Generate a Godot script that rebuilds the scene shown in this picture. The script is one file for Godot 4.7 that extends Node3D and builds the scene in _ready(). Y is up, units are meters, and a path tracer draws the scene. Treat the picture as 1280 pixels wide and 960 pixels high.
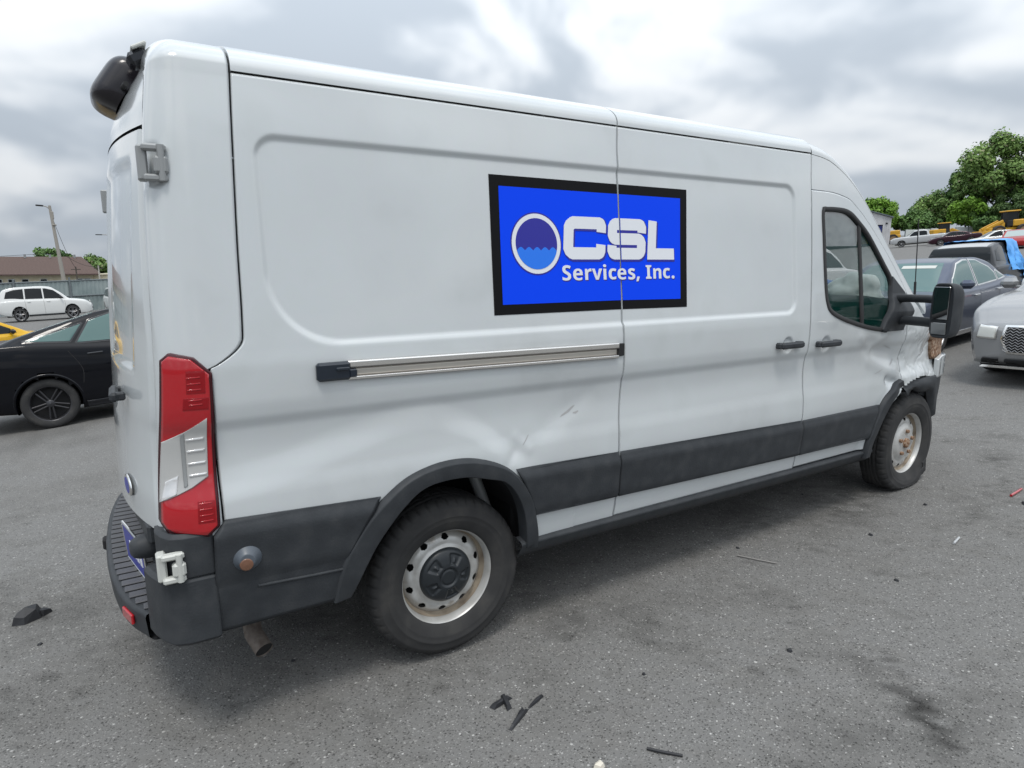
extends Node3D
# A damaged white cargo van on a sloping asphalt yard, other parked vehicles round it, overcast daylight.
# World: x runs along the van towards its nose, y is up, z runs from the van towards the camera side.

var M := {}
var used := {}
var rng := RandomNumberGenerator.new()
var nz := FastNoiseLite.new()

# ---------------------------------------------------------------- naming helpers
func numbered(called: String) -> String:
	if not used.has(called):
		used[called] = 0
		return called
	used[called] += 1
	return "%s_%03d" % [called, used[called]]

func tag(o: Node, label: String, category: String, group := "", kind := "") -> Node:
	o.set_meta("label", label)
	o.set_meta("category", category)
	if group != "": o.set_meta("group", group)
	if kind != "": o.set_meta("kind", kind)
	return o

func thing(called: String, label: String, category: String, xf := Transform3D(), group := "") -> Node3D:
	var o := Node3D.new()
	o.name = numbered(called)
	add_child(o)
	o.transform = xf
	tag(o, label, category, group)
	return o

func obj(called: String, mesh: Mesh, m: Material, parent: Node = null, xf := Transform3D()) -> MeshInstance3D:
	var o := MeshInstance3D.new()
	o.mesh = mesh
	o.material_override = m
	o.transform = xf
	if parent == null:
		o.name = numbered(called)
		add_child(o)
	else:
		o.name = called
		var n := 0
		while parent.has_node(NodePath(String(o.name))):
			n += 1
			o.name = "%s_%03d" % [called, n]
		parent.add_child(o)
	return o

func copy_of(src: Node3D, xf: Transform3D, label: String, called := "") -> Node3D:
	var c: Node3D = src.duplicate()
	var base := called
	if base == "":
		base = String(src.name)
		if base.length() > 4 and base[base.length() - 4] == "_": base = base.left(base.length() - 4)
	c.name = numbered(base)
	add_child(c)
	c.transform = xf
	c.set_meta("label", label)
	return c

# ---------------------------------------------------------------- maths helpers
func lut(t: PackedFloat32Array, x: float) -> float:      # flat pairs x0,y0,x1,y1 ... smooth between
	var n := t.size() / 2
	if x <= t[0]: return t[1]
	if x >= t[2 * n - 2]: return t[2 * n - 1]
	var i := 0
	while x > t[2 * i + 2]: i += 1
	var x0 := t[2 * i]; var x1 := t[2 * i + 2]
	var y0 := t[2 * i + 1]; var y1 := t[2 * i + 3]
	var h := x1 - x0
	var d := (y1 - y0) / h
	var m0 := d
	var m1 := d
	if i > 0:
		var dp := (y0 - t[2 * i - 1]) / (x0 - t[2 * i - 2])
		m0 = 0.0 if dp * d <= 0.0 else 2.0 * dp * d / (dp + d)
	if i < n - 2:
		var dn := (t[2 * i + 5] - y1) / (t[2 * i + 4] - x1)
		m1 = 0.0 if dn * d <= 0.0 else 2.0 * dn * d / (dn + d)
	var s := (x - x0) / h
	var s2 := s * s
	var s3 := s2 * s
	return y0 * (2 * s3 - 3 * s2 + 1) + h * m0 * (s3 - 2 * s2 + s) + y1 * (3 * s2 - 2 * s3) + h * m1 * (s3 - s2)

func lin(t: PackedFloat32Array, x: float) -> float:
	var n := t.size() / 2
	if x <= t[0]: return t[1]
	if x >= t[2 * n - 2]: return t[2 * n - 1]
	var i := 0
	while x > t[2 * i + 2]: i += 1
	return lerpf(t[2 * i + 1], t[2 * i + 3], (x - t[2 * i]) / (t[2 * i + 2] - t[2 * i]))

func sstep(a: float, b: float, x: float) -> float:
	var t := clampf((x - a) / (b - a), 0.0, 1.0)
	return t * t * (3.0 - 2.0 * t)

func gauss(x: float, y: float, cx: float, cy: float, r: float) -> float:
	var q := ((x - cx) * (x - cx) + (y - cy) * (y - cy)) / (r * r)
	return exp(-q) if q < 9.0 else 0.0

func seg_d(x: float, y: float, ax: float, ay: float, bx: float, by: float) -> float:
	var dx := bx - ax
	var dy := by - ay
	var t := clampf(((x - ax) * dx + (y - ay) * dy) / (dx * dx + dy * dy), 0.0, 1.0)
	return Vector2(x - ax - t * dx, y - ay - t * dy).length()

func smooth_poly(p: PackedVector2Array, steps := 4) -> PackedVector2Array:   # closed Catmull-Rom
	var o := PackedVector2Array()
	var n := p.size()
	for i in n:
		for k in steps:
			o.append(p[i].cubic_interpolate(p[(i + 1) % n], p[(i + n - 1) % n], p[(i + 2) % n], float(k) / steps))
	return o

func smooth_line(p: PackedVector2Array, steps := 6) -> PackedVector2Array:
	var o := PackedVector2Array()
	var n := p.size()
	for i in n - 1:
		for k in steps:
			o.append(p[i].cubic_interpolate(p[i + 1], p[maxi(i - 1, 0)], p[mini(i + 2, n - 1)], float(k) / steps))
	o.append(p[n - 1])
	return o

func basis_x(xdir: Vector3, up := Vector3.UP) -> Basis:   # x axis along xdir, y near up
	var x := xdir.normalized()
	var z := x.cross(up).normalized()
	return Basis(x, z.cross(x), z)

# ---------------------------------------------------------------- mesh helpers
func mesh_from(V: PackedVector3Array, N: PackedVector3Array, I: PackedInt32Array, C := PackedColorArray()) -> ArrayMesh:
	var a := []
	a.resize(Mesh.ARRAY_MAX)
	a[Mesh.ARRAY_VERTEX] = V
	a[Mesh.ARRAY_NORMAL] = N
	if C.size() > 0: a[Mesh.ARRAY_COLOR] = C
	a[Mesh.ARRAY_INDEX] = I
	var m := ArrayMesh.new()
	m.add_surface_from_arrays(Mesh.PRIMITIVE_TRIANGLES, a)
	return m

# points V in rows of nu (i fastest); outward = du x dv unless flip
func grid_from(V: PackedVector3Array, nu: int, nv: int, flip := false, skip: PackedByteArray = PackedByteArray(), wrap_u := false, C := PackedColorArray()) -> ArrayMesh:
	var N := PackedVector3Array()
	N.resize(V.size())
	var sg := -1.0 if flip else 1.0
	for j in nv:
		var jm := maxi(j - 1, 0) * nu
		var jp := mini(j + 1, nv - 1) * nu
		for i in nu:
			var im := i - 1
			var ip := i + 1
			if wrap_u:
				if im < 0: im = nu - 2
				if ip > nu - 1: ip = 1
			else:
				im = maxi(im, 0)
				ip = mini(ip, nu - 1)
			var n := (V[j * nu + ip] - V[j * nu + im]).cross(V[jp + i] - V[jm + i])
			N[j * nu + i] = n.normalized() * sg if n.length_squared() > 1e-20 else Vector3.ZERO
	for k in V.size():
		if N[k] == Vector3.ZERO:
			var i := k % nu
			var j := k / nu
			var n := Vector3.ZERO
			for d in [[1, 0], [-1, 0], [0, 1], [0, -1], [1, 1], [-1, -1]]:
				var a: int = clampi(i + d[0], 0, nu - 1)
				var b: int = clampi(j + d[1], 0, nv - 1)
				n += N[b * nu + a]
			N[k] = n.normalized() if n.length() > 0.01 else Vector3.UP
	var I := PackedInt32Array()
	for j in nv - 1:
		for i in nu - 1:
			if skip.size() > 0 and skip[j * (nu - 1) + i] == 1: continue
			var a := j * nu + i
			var b := a + 1
			var c := a + nu + 1
			var d := a + nu
			if flip:
				I.append_array([a, b, c, a, c, d])
			else:
				I.append_array([a, c, b, a, d, c])
	return mesh_from(V, N, I, C)

# lathe: profile of (radius, axial) about the local z axis
func lathe(prof: PackedVector2Array, seg := 48, flip := false) -> ArrayMesh:
	var V := PackedVector3Array()
	var nu := seg + 1
	for p in prof:
		for i in nu:
			var a := TAU * i / seg
			V.append(Vector3(p.x * cos(a), p.x * sin(a), p.y))
	return grid_from(V, nu, prof.size(), flip, PackedByteArray(), true)

func tube(path: PackedVector3Array, r: float, seg := 10, caps := true) -> ArrayMesh:
	var V := PackedVector3Array()
	var n := path.size()
	var up := Vector3.UP
	var d0 := (path[1] - path[0]).normalized()
	if absf(d0.dot(up)) > 0.9: up = Vector3.RIGHT
	var side := d0.cross(up).normalized()
	var ring := func(c: Vector3, d: Vector3, s: Vector3, rr: float):
		var t := d.cross(s).normalized()
		for i in seg + 1:
			var a := TAU * i / seg
			V.append(c + (s * cos(a) + t * sin(a)) * rr)
	var rows := 0
	for k in n:
		var d := (path[mini(k + 1, n - 1)] - path[maxi(k - 1, 0)]).normalized()
		side = (side - d * side.dot(d)).normalized()
		if k == 0 and caps:
			ring.call(path[k], d, side, 0.0); ring.call(path[k], d, side, r); rows += 2
		ring.call(path[k], d, side, r); rows += 1
		if k == n - 1 and caps:
			ring.call(path[k], d, side, r); ring.call(path[k], d, side, 0.0); rows += 2
	return grid_from(V, seg + 1, rows, false, PackedByteArray(), true)

# box with chamfered edges, centred
func rbox(s: Vector3, b := 0.01) -> ArrayMesh:
	var st := SurfaceTool.new()
	st.begin(Mesh.PRIMITIVE_TRIANGLES)
	add_rbox(st, s, b, Transform3D())
	st.set_smooth_group(-1)
	st.generate_normals()
	return st.commit()

func add_rbox(st: SurfaceTool, s: Vector3, b: float, xf: Transform3D) -> void:
	var h := s * 0.5
	b = minf(b, minf(h.x, minf(h.y, h.z)) * 0.9)
	var p := func(sx: int, sy: int, sz_: int, ax: int) -> Vector3:
		var q := Vector3(sx * (h.x - b), sy * (h.y - b), sz_ * (h.z - b))
		if ax == 0: q.x = sx * h.x
		elif ax == 1: q.y = sy * h.y
		else: q.z = sz_ * h.z
		return xf * q
	var cen := xf.origin
	var quad := func(a: Vector3, c: Vector3, d: Vector3, e: Vector3):
		var n := (c - a).cross(d - a)
		st.set_smooth_group(-1)
		if n.dot((a + d) * 0.5 - cen) > 0.0:
			for v in [a, d, c, a, e, d]: st.add_vertex(v)
		else:
			for v in [a, c, d, a, d, e]: st.add_vertex(v)
	for s1 in [-1, 1]:
		quad.call(p.call(s1, -1, -1, 0), p.call(s1, 1, -1, 0), p.call(s1, 1, 1, 0), p.call(s1, -1, 1, 0))
		quad.call(p.call(-1, s1, -1, 1), p.call(1, s1, -1, 1), p.call(1, s1, 1, 1), p.call(-1, s1, 1, 1))
		quad.call(p.call(-1, -1, s1, 2), p.call(1, -1, s1, 2), p.call(1, 1, s1, 2), p.call(-1, 1, s1, 2))
		for s2 in [-1, 1]:
			quad.call(p.call(s1, s2, -1, 0), p.call(s1, s2, -1, 1), p.call(s1, s2, 1, 1), p.call(s1, s2, 1, 0))
			quad.call(p.call(s1, -1, s2, 0), p.call(s1, -1, s2, 2), p.call(s1, 1, s2, 2), p.call(s1, 1, s2, 0))
			quad.call(p.call(-1, s1, s2, 1), p.call(-1, s1, s2, 2), p.call(1, s1, s2, 2), p.call(1, s1, s2, 1))
			for s3 in [-1, 1]:
				var a: Vector3 = p.call(s1, s2, s3, 0)
				var c: Vector3 = p.call(s1, s2, s3, 1)
				var d: Vector3 = p.call(s1, s2, s3, 2)
				if (c - a).cross(d - a).dot(a - cen) > 0.0:
					for v in [a, d, c]: st.add_vertex(v)
				else:
					for v in [a, c, d]: st.add_vertex(v)

func boxes(list: Array) -> ArrayMesh:   # [[size, centre, bevel, basis?], ...] joined
	var st := SurfaceTool.new()
	st.begin(Mesh.PRIMITIVE_TRIANGLES)
	for e in list:
		var bs := Basis()
		if e.size() > 3: bs = e[3]
		add_rbox(st, e[0], e[2], Transform3D(bs, e[1]))
	st.generate_normals()
	return st.commit()

func joined(list: Array) -> ArrayMesh:   # [[mesh, transform], ...]
	var V := PackedVector3Array()
	var N := PackedVector3Array()
	var I := PackedInt32Array()
	for e in list:
		var a: Array = e[0].surface_get_arrays(0)
		var xf: Transform3D = e[1]
		var base := V.size()
		var sv: PackedVector3Array = a[Mesh.ARRAY_VERTEX]
		var sn: PackedVector3Array = a[Mesh.ARRAY_NORMAL]
		for i in sv.size():
			V.append(xf * sv[i])
			N.append((xf.basis * sn[i]).normalized())
		if a[Mesh.ARRAY_INDEX] != null:
			for q in a[Mesh.ARRAY_INDEX]: I.append(base + q)
		else:
			for q in sv.size(): I.append(base + q)
	return mesh_from(V, N, I)

# flat polygon (x, y) pushed through place(), with a thickness along +z of depth; sharp edges
func prism(poly: PackedVector2Array, depth: float, place = null) -> ArrayMesh:
	var st := SurfaceTool.new()
	st.begin(Mesh.PRIMITIVE_TRIANGLES)
	if Geometry2D.is_polygon_clockwise(poly): poly.reverse()
	var T := Geometry2D.triangulate_polygon(poly)
	var at := func(p: Vector2, z: float) -> Vector3:
		return place.call(p.x, p.y, z) if place != null else Vector3(p.x, p.y, z)
	st.set_smooth_group(-1)
	for k in range(0, T.size(), 3):
		var a := poly[T[k]]; var b := poly[T[k + 1]]; var c := poly[T[k + 2]]
		if (b - a).cross(c - a) < 0.0:
			var t := b; b = c; c = t
		for q in [a, c, b]: st.add_vertex(at.call(q, depth))
		for q in [a, b, c]: st.add_vertex(at.call(q, 0.0))
	var n := poly.size()
	for i in n:
		var a := poly[i]; var b := poly[(i + 1) % n]
		var a0: Vector3 = at.call(a, 0.0); var b0: Vector3 = at.call(b, 0.0)
		var a1: Vector3 = at.call(a, depth); var b1: Vector3 = at.call(b, depth)
		for q in [a0, b1, b0, a0, a1, b1]: st.add_vertex(q)
	st.generate_normals()
	return st.commit()

# convex outline (x, y) filled by rows and laid on a surface: surf(x, y, off) -> point; border hem goes down by hem
func patch(poly: PackedVector2Array, surf: Callable, off: float, nx: int, ny: int, hem := 0.0, flip := false) -> ArrayMesh:
	var lo := 1e9
	var hi := -1e9
	for p in poly:
		lo = minf(lo, p.y); hi = maxf(hi, p.y)
	var rows := []
	var e := (hi - lo) * 0.0005
	for j in ny + 1:
		rows.append(lo + e + (hi - lo - 2 * e) * j / ny)
	for p in poly:
		if p.y > lo + 3 * e and p.y < hi - 3 * e: rows.append(p.y)
	rows.sort()
	var ys := []
	for y in rows:
		if ys.is_empty() or y - ys[-1] > (hi - lo) * 0.004: ys.append(y)
	var V := PackedVector3Array()
	var row := func(y: float, o: float):
		var a := 1e9
		var b := -1e9
		for k in poly.size():
			var p := poly[k]; var q := poly[(k + 1) % poly.size()]
			if (p.y <= y and q.y > y) or (q.y <= y and p.y > y):
				var x := p.x + (q.x - p.x) * (y - p.y) / (q.y - p.y)
				a = minf(a, x); b = maxf(b, x)
		if hem > 0.0: V.append(surf.call(a, y, o - hem))
		for i in nx + 1:
			V.append(surf.call(lerpf(a, b, float(i) / nx), y, o))
		if hem > 0.0: V.append(surf.call(b, y, o - hem))
	if hem > 0.0: row.call(ys[0], off - hem)
	for y in ys: row.call(y, off)
	if hem > 0.0: row.call(ys[-1], off - hem)
	var nu := nx + 1 + (2 if hem > 0.0 else 0)
	return grid_from(V, nu, V.size() / nu, flip)

# strip between two equally long polylines of points, with hems going to a lower offset
func strip_mesh(rows: Array, flip := false) -> ArrayMesh:    # rows: arrays of Vector3, each the same length
	var V := PackedVector3Array()
	for r in rows: V.append_array(r)
	return grid_from(V, rows[0].size(), rows.size(), flip)

func text_mesh(t: String, size: float, depth: float, bold := true) -> Mesh:
	var m := TextMesh.new()
	var f := SystemFont.new()
	f.font_names = PackedStringArray(["Droid Sans"])
	if bold: f.font_weight = 700
	m.font = f
	m.text = t
	m.font_size = 64
	m.pixel_size = size / 64.0
	m.depth = depth
	return m

# ---------------------------------------------------------------- materials
func mat(called: String, c: Color, rough := 0.6, metal := 0.0) -> StandardMaterial3D:
	var m := StandardMaterial3D.new()
	m.albedo_color = c
	m.roughness = rough
	m.metallic = metal
	M[called] = m
	return m

func lc(r: float, g: float, b: float) -> Color:     # a linear base colour
	return Color(r, g, b).linear_to_srgb()

func noise_tex(freq: float, colors: Array, size := 512, seed_ := 1, octaves := 4, type := FastNoiseLite.TYPE_SIMPLEX_SMOOTH, normal := false, bump := 4.0) -> NoiseTexture2D:
	var n := FastNoiseLite.new()
	n.noise_type = type
	n.seed = seed_
	n.frequency = freq
	n.fractal_octaves = octaves
	var t := NoiseTexture2D.new()
	t.width = size
	t.height = size
	t.seamless = true
	t.noise = n
	if normal:
		t.as_normal_map = true
		t.bump_strength = bump
	else:
		var g := Gradient.new()
		var offs := PackedFloat32Array()
		var cols := PackedColorArray()
		for e in colors:
			offs.append(e[0]); cols.append(e[1])
		g.offsets = offs
		g.colors = cols
		t.color_ramp = g
	return t

func tri(m: StandardMaterial3D, scale: float) -> StandardMaterial3D:
	m.uv1_triplanar = true
	m.uv1_scale = Vector3.ONE * scale
	return m

func make_materials() -> void:
	var w := mat("van_white", Color(1, 1, 1), 0.2)
	w.albedo_texture = noise_tex(0.006, [[0.0, lc(0.47, 0.495, 0.50)], [0.3, lc(0.525, 0.55, 0.56)], [0.7, lc(0.54, 0.57, 0.58)], [1.0, lc(0.50, 0.53, 0.535)]], 512, 7, 5)
	tri(w, 0.45)
	w.clearcoat_enabled = true
	w.clearcoat = 1.0
	w.clearcoat_roughness = 0.06
	var bp := mat("black_plastic", Color(1, 1, 1), 0.5)
	bp.albedo_texture = noise_tex(0.02, [[0.0, lc(0.034, 0.037, 0.041)], [0.5, lc(0.042, 0.046, 0.051)], [1.0, lc(0.058, 0.061, 0.065)]], 256, 3, 4)
	tri(bp, 1.5)
	bp.normal_enabled = true
	bp.normal_texture = noise_tex(0.25, [], 256, 11, 2, FastNoiseLite.TYPE_SIMPLEX_SMOOTH, true, 2.0)
	bp.normal_scale = 0.12
	var t := mat("tyre", Color(1, 1, 1), 0.85)
	t.albedo_texture = noise_tex(0.012, [[0.0, lc(0.02, 0.02, 0.021)], [0.55, lc(0.029, 0.029, 0.0295)], [1.0, lc(0.052, 0.05, 0.047)]], 256, 5, 5)
	tri(t, 2.0)
	var s := mat("steel_rim", Color(1, 1, 1), 0.42, 0.35)
	s.albedo_texture = noise_tex(0.01, [[0.0, lc(0.36, 0.35, 0.33)], [0.5, lc(0.5, 0.5, 0.485)], [0.8, lc(0.55, 0.55, 0.54)], [1.0, lc(0.34, 0.30, 0.25)]], 256, 9, 5)
	tri(s, 3.0)
	var rs := mat("rusty_barrel", Color(1, 1, 1), 0.7, 0.1)
	rs.albedo_texture = noise_tex(0.015, [[0.0, lc(0.14, 0.1, 0.07)], [0.5, lc(0.3, 0.25, 0.19)], [1.0, lc(0.4, 0.35, 0.28)]], 256, 12, 5)
	tri(rs, 3.0)
	var ru := mat("rust", Color(1, 1, 1), 0.85)
	ru.albedo_texture = noise_tex(0.03, [[0.0, lc(0.04, 0.025, 0.018)], [0.42, lc(0.18, 0.085, 0.04)], [0.6, lc(0.3, 0.2, 0.13)], [1.0, lc(0.55, 0.5, 0.45)]], 256, 13, 5)
	tri(ru, 4.0)
	var ex := mat("exhaust_metal", Color(1, 1, 1), 0.6, 0.3)
	ex.albedo_texture = noise_tex(0.03, [[0.0, lc(0.1, 0.075, 0.06)], [0.5, lc(0.19, 0.16, 0.14)], [1.0, lc(0.28, 0.25, 0.22)]], 256, 14, 5)
	tri(ex, 4.0)
	bp.metallic_specular = .3
	mat("scuff", lc(0.36, 0.36, 0.36), 0.7)
	mat("dark", lc(0.012, 0.012, 0.013), 0.8)
	mat("black_gloss", lc(0.015, 0.016, 0.02), 0.12)
	mat("rubber", lc(0.02, 0.02, 0.021), 0.65)
	mat("chrome", lc(0.75, 0.74, 0.72), 0.12, 1.0)
	mat("rail_metal", lc(0.8, 0.78, 0.75), 0.18, 0.9)
	mat("rail_dark", lc(0.22, 0.2, 0.18), 0.4, 0.5)  # darker metal for the rail's back strip
	var gl := mat("cab_glass", Color(0.04, 0.27, 0.24, 0.22), 0.03)
	gl.transparency = BaseMaterial3D.TRANSPARENCY_ALPHA
	gl.metallic_specular = 0.35
	var lr := mat("lens_red", lc(0.40, 0.004, 0.010), 0.1)
	lr.clearcoat_enabled = true
	lr.clearcoat_roughness = 0.03
	mat("lens_red_dark", lc(0.25, 0.003, 0.007), 0.12)
	mat("lens_rim", lc(0.05, 0.004, 0.008), 0.15)
	mat("lens_clear", lc(0.5, 0.5, 0.49), 0.15, 0.2)
	mat("lens_bright", lc(0.8, 0.8, 0.8), 0.1, 0.5)
	mat("grey_metal", lc(0.3, 0.31, 0.31), 0.45, 0.3)
	mat("white_plastic", lc(0.5, 0.51, 0.48), 0.4)
	mat("sign_black", lc(0.008, 0.008, 0.009), 0.45).metallic_specular = .2
	mat("sign_blue", lc(0.003, 0.06, 0.86), 0.5).metallic_specular = .2
	mat("sign_navy", lc(0.012, 0.012, 0.28), 0.35)
	mat("sign_sea", lc(0.006, 0.17, 0.8), 0.35)
	mat("sign_white", lc(0.72, 0.74, 0.78), 0.35)
	mat("plate_blue", lc(0.04, 0.05, 0.3), 0.4)
	mat("amber_dull", lc(0.16, 0.08, 0.05), 0.3)
	mat("cabin", lc(0.03, 0.033, 0.036), 0.75)
	mat("seat_cloth", lc(0.06, 0.063, 0.066), 0.9)
	mat("airbag", lc(0.45, 0.52, 0.5), 0.8)
	mat("glass_dark", lc(0.010, 0.013, 0.015), 0.04).metallic_specular = 0.35
	mat("mirror_glass", lc(0.35, 0.36, 0.37), 0.02, 1.0)

# ================================================================ THE VAN
# side profile: height -> half width
var T_prof := PackedFloat32Array([0.36, .982, .46, .998, .57, 1.012, .70, 1.024, .82, 1.036, .90, 1.032, .98, 1.02, 1.08, 1.012, 1.15, 1.016, 1.20, 1.031, 1.26, 1.037, 1.36, 1.036, 1.43, 1.030, 1.79, .9935, 2.15, .957, 2.345, .925])
var T_plan := PackedFloat32Array([2.4, 0.0, 3.0, .006, 3.4, .014, 3.7, .03, 4.0, .062, 4.2, .115, 4.35, .19, 4.5, .31, 4.62, .46, 4.7, .64, 4.74, .8])
var T_bulge := PackedFloat32Array([-1.1, .93, -.72, .98, -.457, 1.05, -.126, 1.11, .052, 1.055, .285, .885, .4, .8, .6, .7])
var T_rear := PackedFloat32Array([.4, -1.06, .85, -1.075, 1.4, -1.052, 1.8, -1.035, 2.14, -1.012, 2.36, -.985])
var T_seam_rear := PackedFloat32Array([1.376, -.895, 1.378, -.884, 1.472, -.782, 1.794, -.770, 2.187, -.752, 2.345, -.742])
var T_seam_slide := PackedFloat32Array([.463, .904, .565, .907, .81, .899, .9, .901, 1.136, .917, 1.407, .911, 1.709, .916, 2.187, .914, 2.345, .930])
var T_seam_door := PackedFloat32Array([.484, 2.349, .79, 2.353, 1.28, 2.357, 1.84, 2.378, 2.14, 2.378, 2.34, 2.40])
var T_door_top := PackedFloat32Array([2.36, 2.137, 2.55, 2.135, 2.77, 2.11, 2.9, 2.05, 3.03, 1.965, 3.25, 1.78, 3.43, 1.58, 3.52, 1.46])
var T_ridge := PackedFloat32Array([2.36, 2.345, 2.55, 2.325, 2.75, 2.255, 2.95, 2.13, 3.2, 1.90, 3.42, 1.66, 3.6, 1.475, 3.75, 1.36])
var GAP := 0.0035
var ARCH_IN := [Vector2(.368, .425), Vector2(.364, .453), Vector2(.334, .626), Vector2(.250, .766), Vector2(.142, .811), Vector2(.019, .838), Vector2(-.132, .829), Vector2(-.238, .763), Vector2(-.341, .643), Vector2(-.420, .502), Vector2(-.455, .425)]
var ARCH_OUT := [Vector2(.435, .42), Vector2(.43, .515), Vector2(.376, .690), Vector2(.264, .832), Vector2(.107, .905), Vector2(-.047, .92), Vector2(-.195, .89), Vector2(-.306, .826), Vector2(-.402, .735), Vector2(-.495, .587), Vector2(-.535, .418)]

func rrect_sd(x: float, y: float) -> float:     # the pressed panel of the side, > 0 outside
	var x0 := -.69; var x1 := 2.222; var y0 := 1.433; var y1 := 2.15
	var r := .075
	if x < .4 and y < 1.79: r = .26
	var cx := clampf(x, x0 + r, x1 - r)
	var cy := clampf(y, y0 + r, y1 - r)
	var dx := absf(x - cx); var dy := absf(y - cy)
	if dx == 0.0 and dy == 0.0: return -minf(minf(x - x0, x1 - x), minf(y - y0, y1 - y))
	return Vector2(dx, dy).length() - r

func sz(x: float, y: float) -> float:
	var z := lut(T_prof, y)
	# pressed panel
	if y > 1.38 and x < 2.3:
		z -= .011 * (1.0 - sstep(-.014, .009, rrect_sd(x, y)))
	# swelling over the rear wheel
	if x < .65 and y < 1.3:
		var t := y - lut(T_bulge, x)
		z += .014 * (1.0 - sstep(-.06, .075, t)) * (1.0 - .8 * sstep(.2, .6, x))
	# nose
	if x > 2.4:
		z -= lut(T_plan, x)
		if y > 1.3: z -= .085 * sstep(2.4, 3.6, x) * (y - 1.3)
		# swelling round the front arch
		var ra := Vector2((x - 3.75) / .66, (y - .35) / .6).length()
		z += .018 * (1.0 - sstep(.98, 1.12, ra))
	# dents behind the rear wheel arch on the side panel
	if x > .1 and x < 1.0 and y > .75 and y < 1.3:
		var d := seg_d(x, y, .46, .99, .73, 1.115)
		z -= .0045 * exp(-d * d / .003)
		d = seg_d(x, y, .50, .94, .77, 1.10)
		z += .0008 * exp(-d * d / .0022)
		z -= .006 * gauss(x, y, .31, .905, .06)
		d = seg_d(x, y, .31, .965, .37, .90)
		z += .0035 * exp(-d * d / .0006)
		d = seg_d(x, y, .25, .845, .30, .90)
		z -= .003 * exp(-d * d / .0005)
		z += .004 * gauss(x, y, .5, .87, .1)
	# crumpled wing and door front
	if x > 2.75 and y > .75 and y < 1.45:
		var k := sstep(3.36, 3.60, x) * (1.0 - sstep(1.3, 1.42, y)) * sstep(.78, .9, y)
		var n := nz.get_noise_2d(x * 330.0, y * 300.0)
		var n2 := nz.get_noise_2d(x * 900.0 + 60.0, y * 800.0)
		var n3 := absf(nz.get_noise_2d(x * 420.0 + 300.0, y * 380.0))
		z += k * (n * .009 + n2 * .003 - .006 * exp(-n3 * n3 / .003) - .008)
		var d := seg_d(x, y, 3.0, 1.19, 3.5, 1.06)
		z -= .014 * exp(-d * d / .0035)
		d = seg_d(x, y, 3.05, 1.08, 3.42, .95)
		z += .008 * exp(-d * d / .002)
		d = seg_d(x, y, 3.30, .93, 3.5, .88)
		z -= .02 * exp(-d * d / .0012)
		d = seg_d(x, y, 2.9, 1.25, 3.05, 1.16)
		z += .005 * exp(-d * d / .0009)
		d = seg_d(x, y, 3.05, 1.16, 3.2, 1.25)
		z += .005 * exp(-d * d / .0009)
	return z

func side_pt(x: float, y: float, off: float) -> Vector3: return Vector3(x, y, sz(x, y) + off)

func handle_dish(x: float, y: float) -> float:
	return .009 * (1.0 - sstep(.035, .05, Vector2(x - 2.16, y - 1.25).length())) + .009 * (1.0 - sstep(.035, .05, Vector2(x - 2.53, y - 1.232).length()))

# side panel between two seams and two heights; s = +1 the right side, -1 the left
func side_panel(x0: Callable, x1: Callable, yb: Callable, yt: Callable, nx: int, ny: int, s: float, cut = null) -> ArrayMesh:
	var us := [-1.0, 0.0, 0.004]
	for i in range(1, nx): us.append(float(i) / nx)
	us.append_array([0.996, 1.0, 2.0])
	var vs := [-1.0, 0.0, 0.004]
	for j in range(1, ny): vs.append(float(j) / ny)
	vs.append_array([0.996, 1.0, 2.0])
	var V := PackedVector3Array()
	for v in vs:
		for u in us:
			var hem := 0.0
			var uu: float = clampf(u, 0.0, 1.0)
			var vv: float = clampf(v, 0.0, 1.0)
			if u < 0.0 or u > 1.0 or v < 0.0 or v > 1.0: hem = .022
			var xm: float = lerpf(x0.call(1.0), x1.call(1.0), uu)
			var y: float = lerpf(yb.call(xm), yt.call(xm), vv)
			var x: float = lerpf(x0.call(y) + GAP, x1.call(y) - GAP, uu)
			y = lerpf(yb.call(x), yt.call(x), vv)
			V.append(Vector3(x, y, (sz(x, y) - hem - handle_dish(x, y)) * s))
	var nu := us.size()
	var skip := PackedByteArray()
	if cut != null:
		skip.resize((nu - 1) * (vs.size() - 1))
		for j in vs.size() - 1:
			for i in nu - 1:
				var c := (V[j * nu + i] + V[j * nu + i + 1] + V[j * nu + nu + i] + V[j * nu + nu + i + 1]) * 0.25
				skip[j * (nu - 1) + i] = 1 if cut.call(c.x, c.y) else 0
	return grid_from(V, nu, vs.size(), s < 0.0, skip)

func k(v: float) -> Callable: return func(_q): return v
func f_(t: PackedFloat32Array) -> Callable: return func(q): return lut(t, q)

func roof_arc(t: float, zr: float, rise: float) -> Vector2:    # t 0 at the right seam, 1 at the centre; (y rise, z)
	var a := t * PI / 2.0
	var zz := zr * pow(cos(a), 0.87)
	return Vector2(rise * pow(sin(a), 0.87), zz)

func roof_mesh(x0: float, x1: float, nx: int) -> ArrayMesh:
	var V := PackedVector3Array()
	var us := [0.0, 0.0]
	for i in nx + 1: us.append(float(i) / nx)
	us.append_array([1.0, 1.0])
	var nt := 56
	for j in nt + 1:
		var tt := float(j) / nt * 2.0
		for i in us.size():
			var x: float = lerpf(x0 + GAP, x1 - GAP, us[i])
			var a := roof_arc(tt if tt <= 1.0 else 2.0 - tt, .925, .185)
			var low := .02 if (i == 0 or i == us.size() - 1) else 0.0
			if j == 0 or j == nt: low += .0
			var y := 2.351 + a.x - low
			# ribs pressed into the roof skin
			V.append(Vector3(x, y, (a.y - low * (a.y / .925)) * (1.0 if tt <= 1.0 else -1.0)))
	return grid_from(V, us.size(), nt + 1, false)

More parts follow.
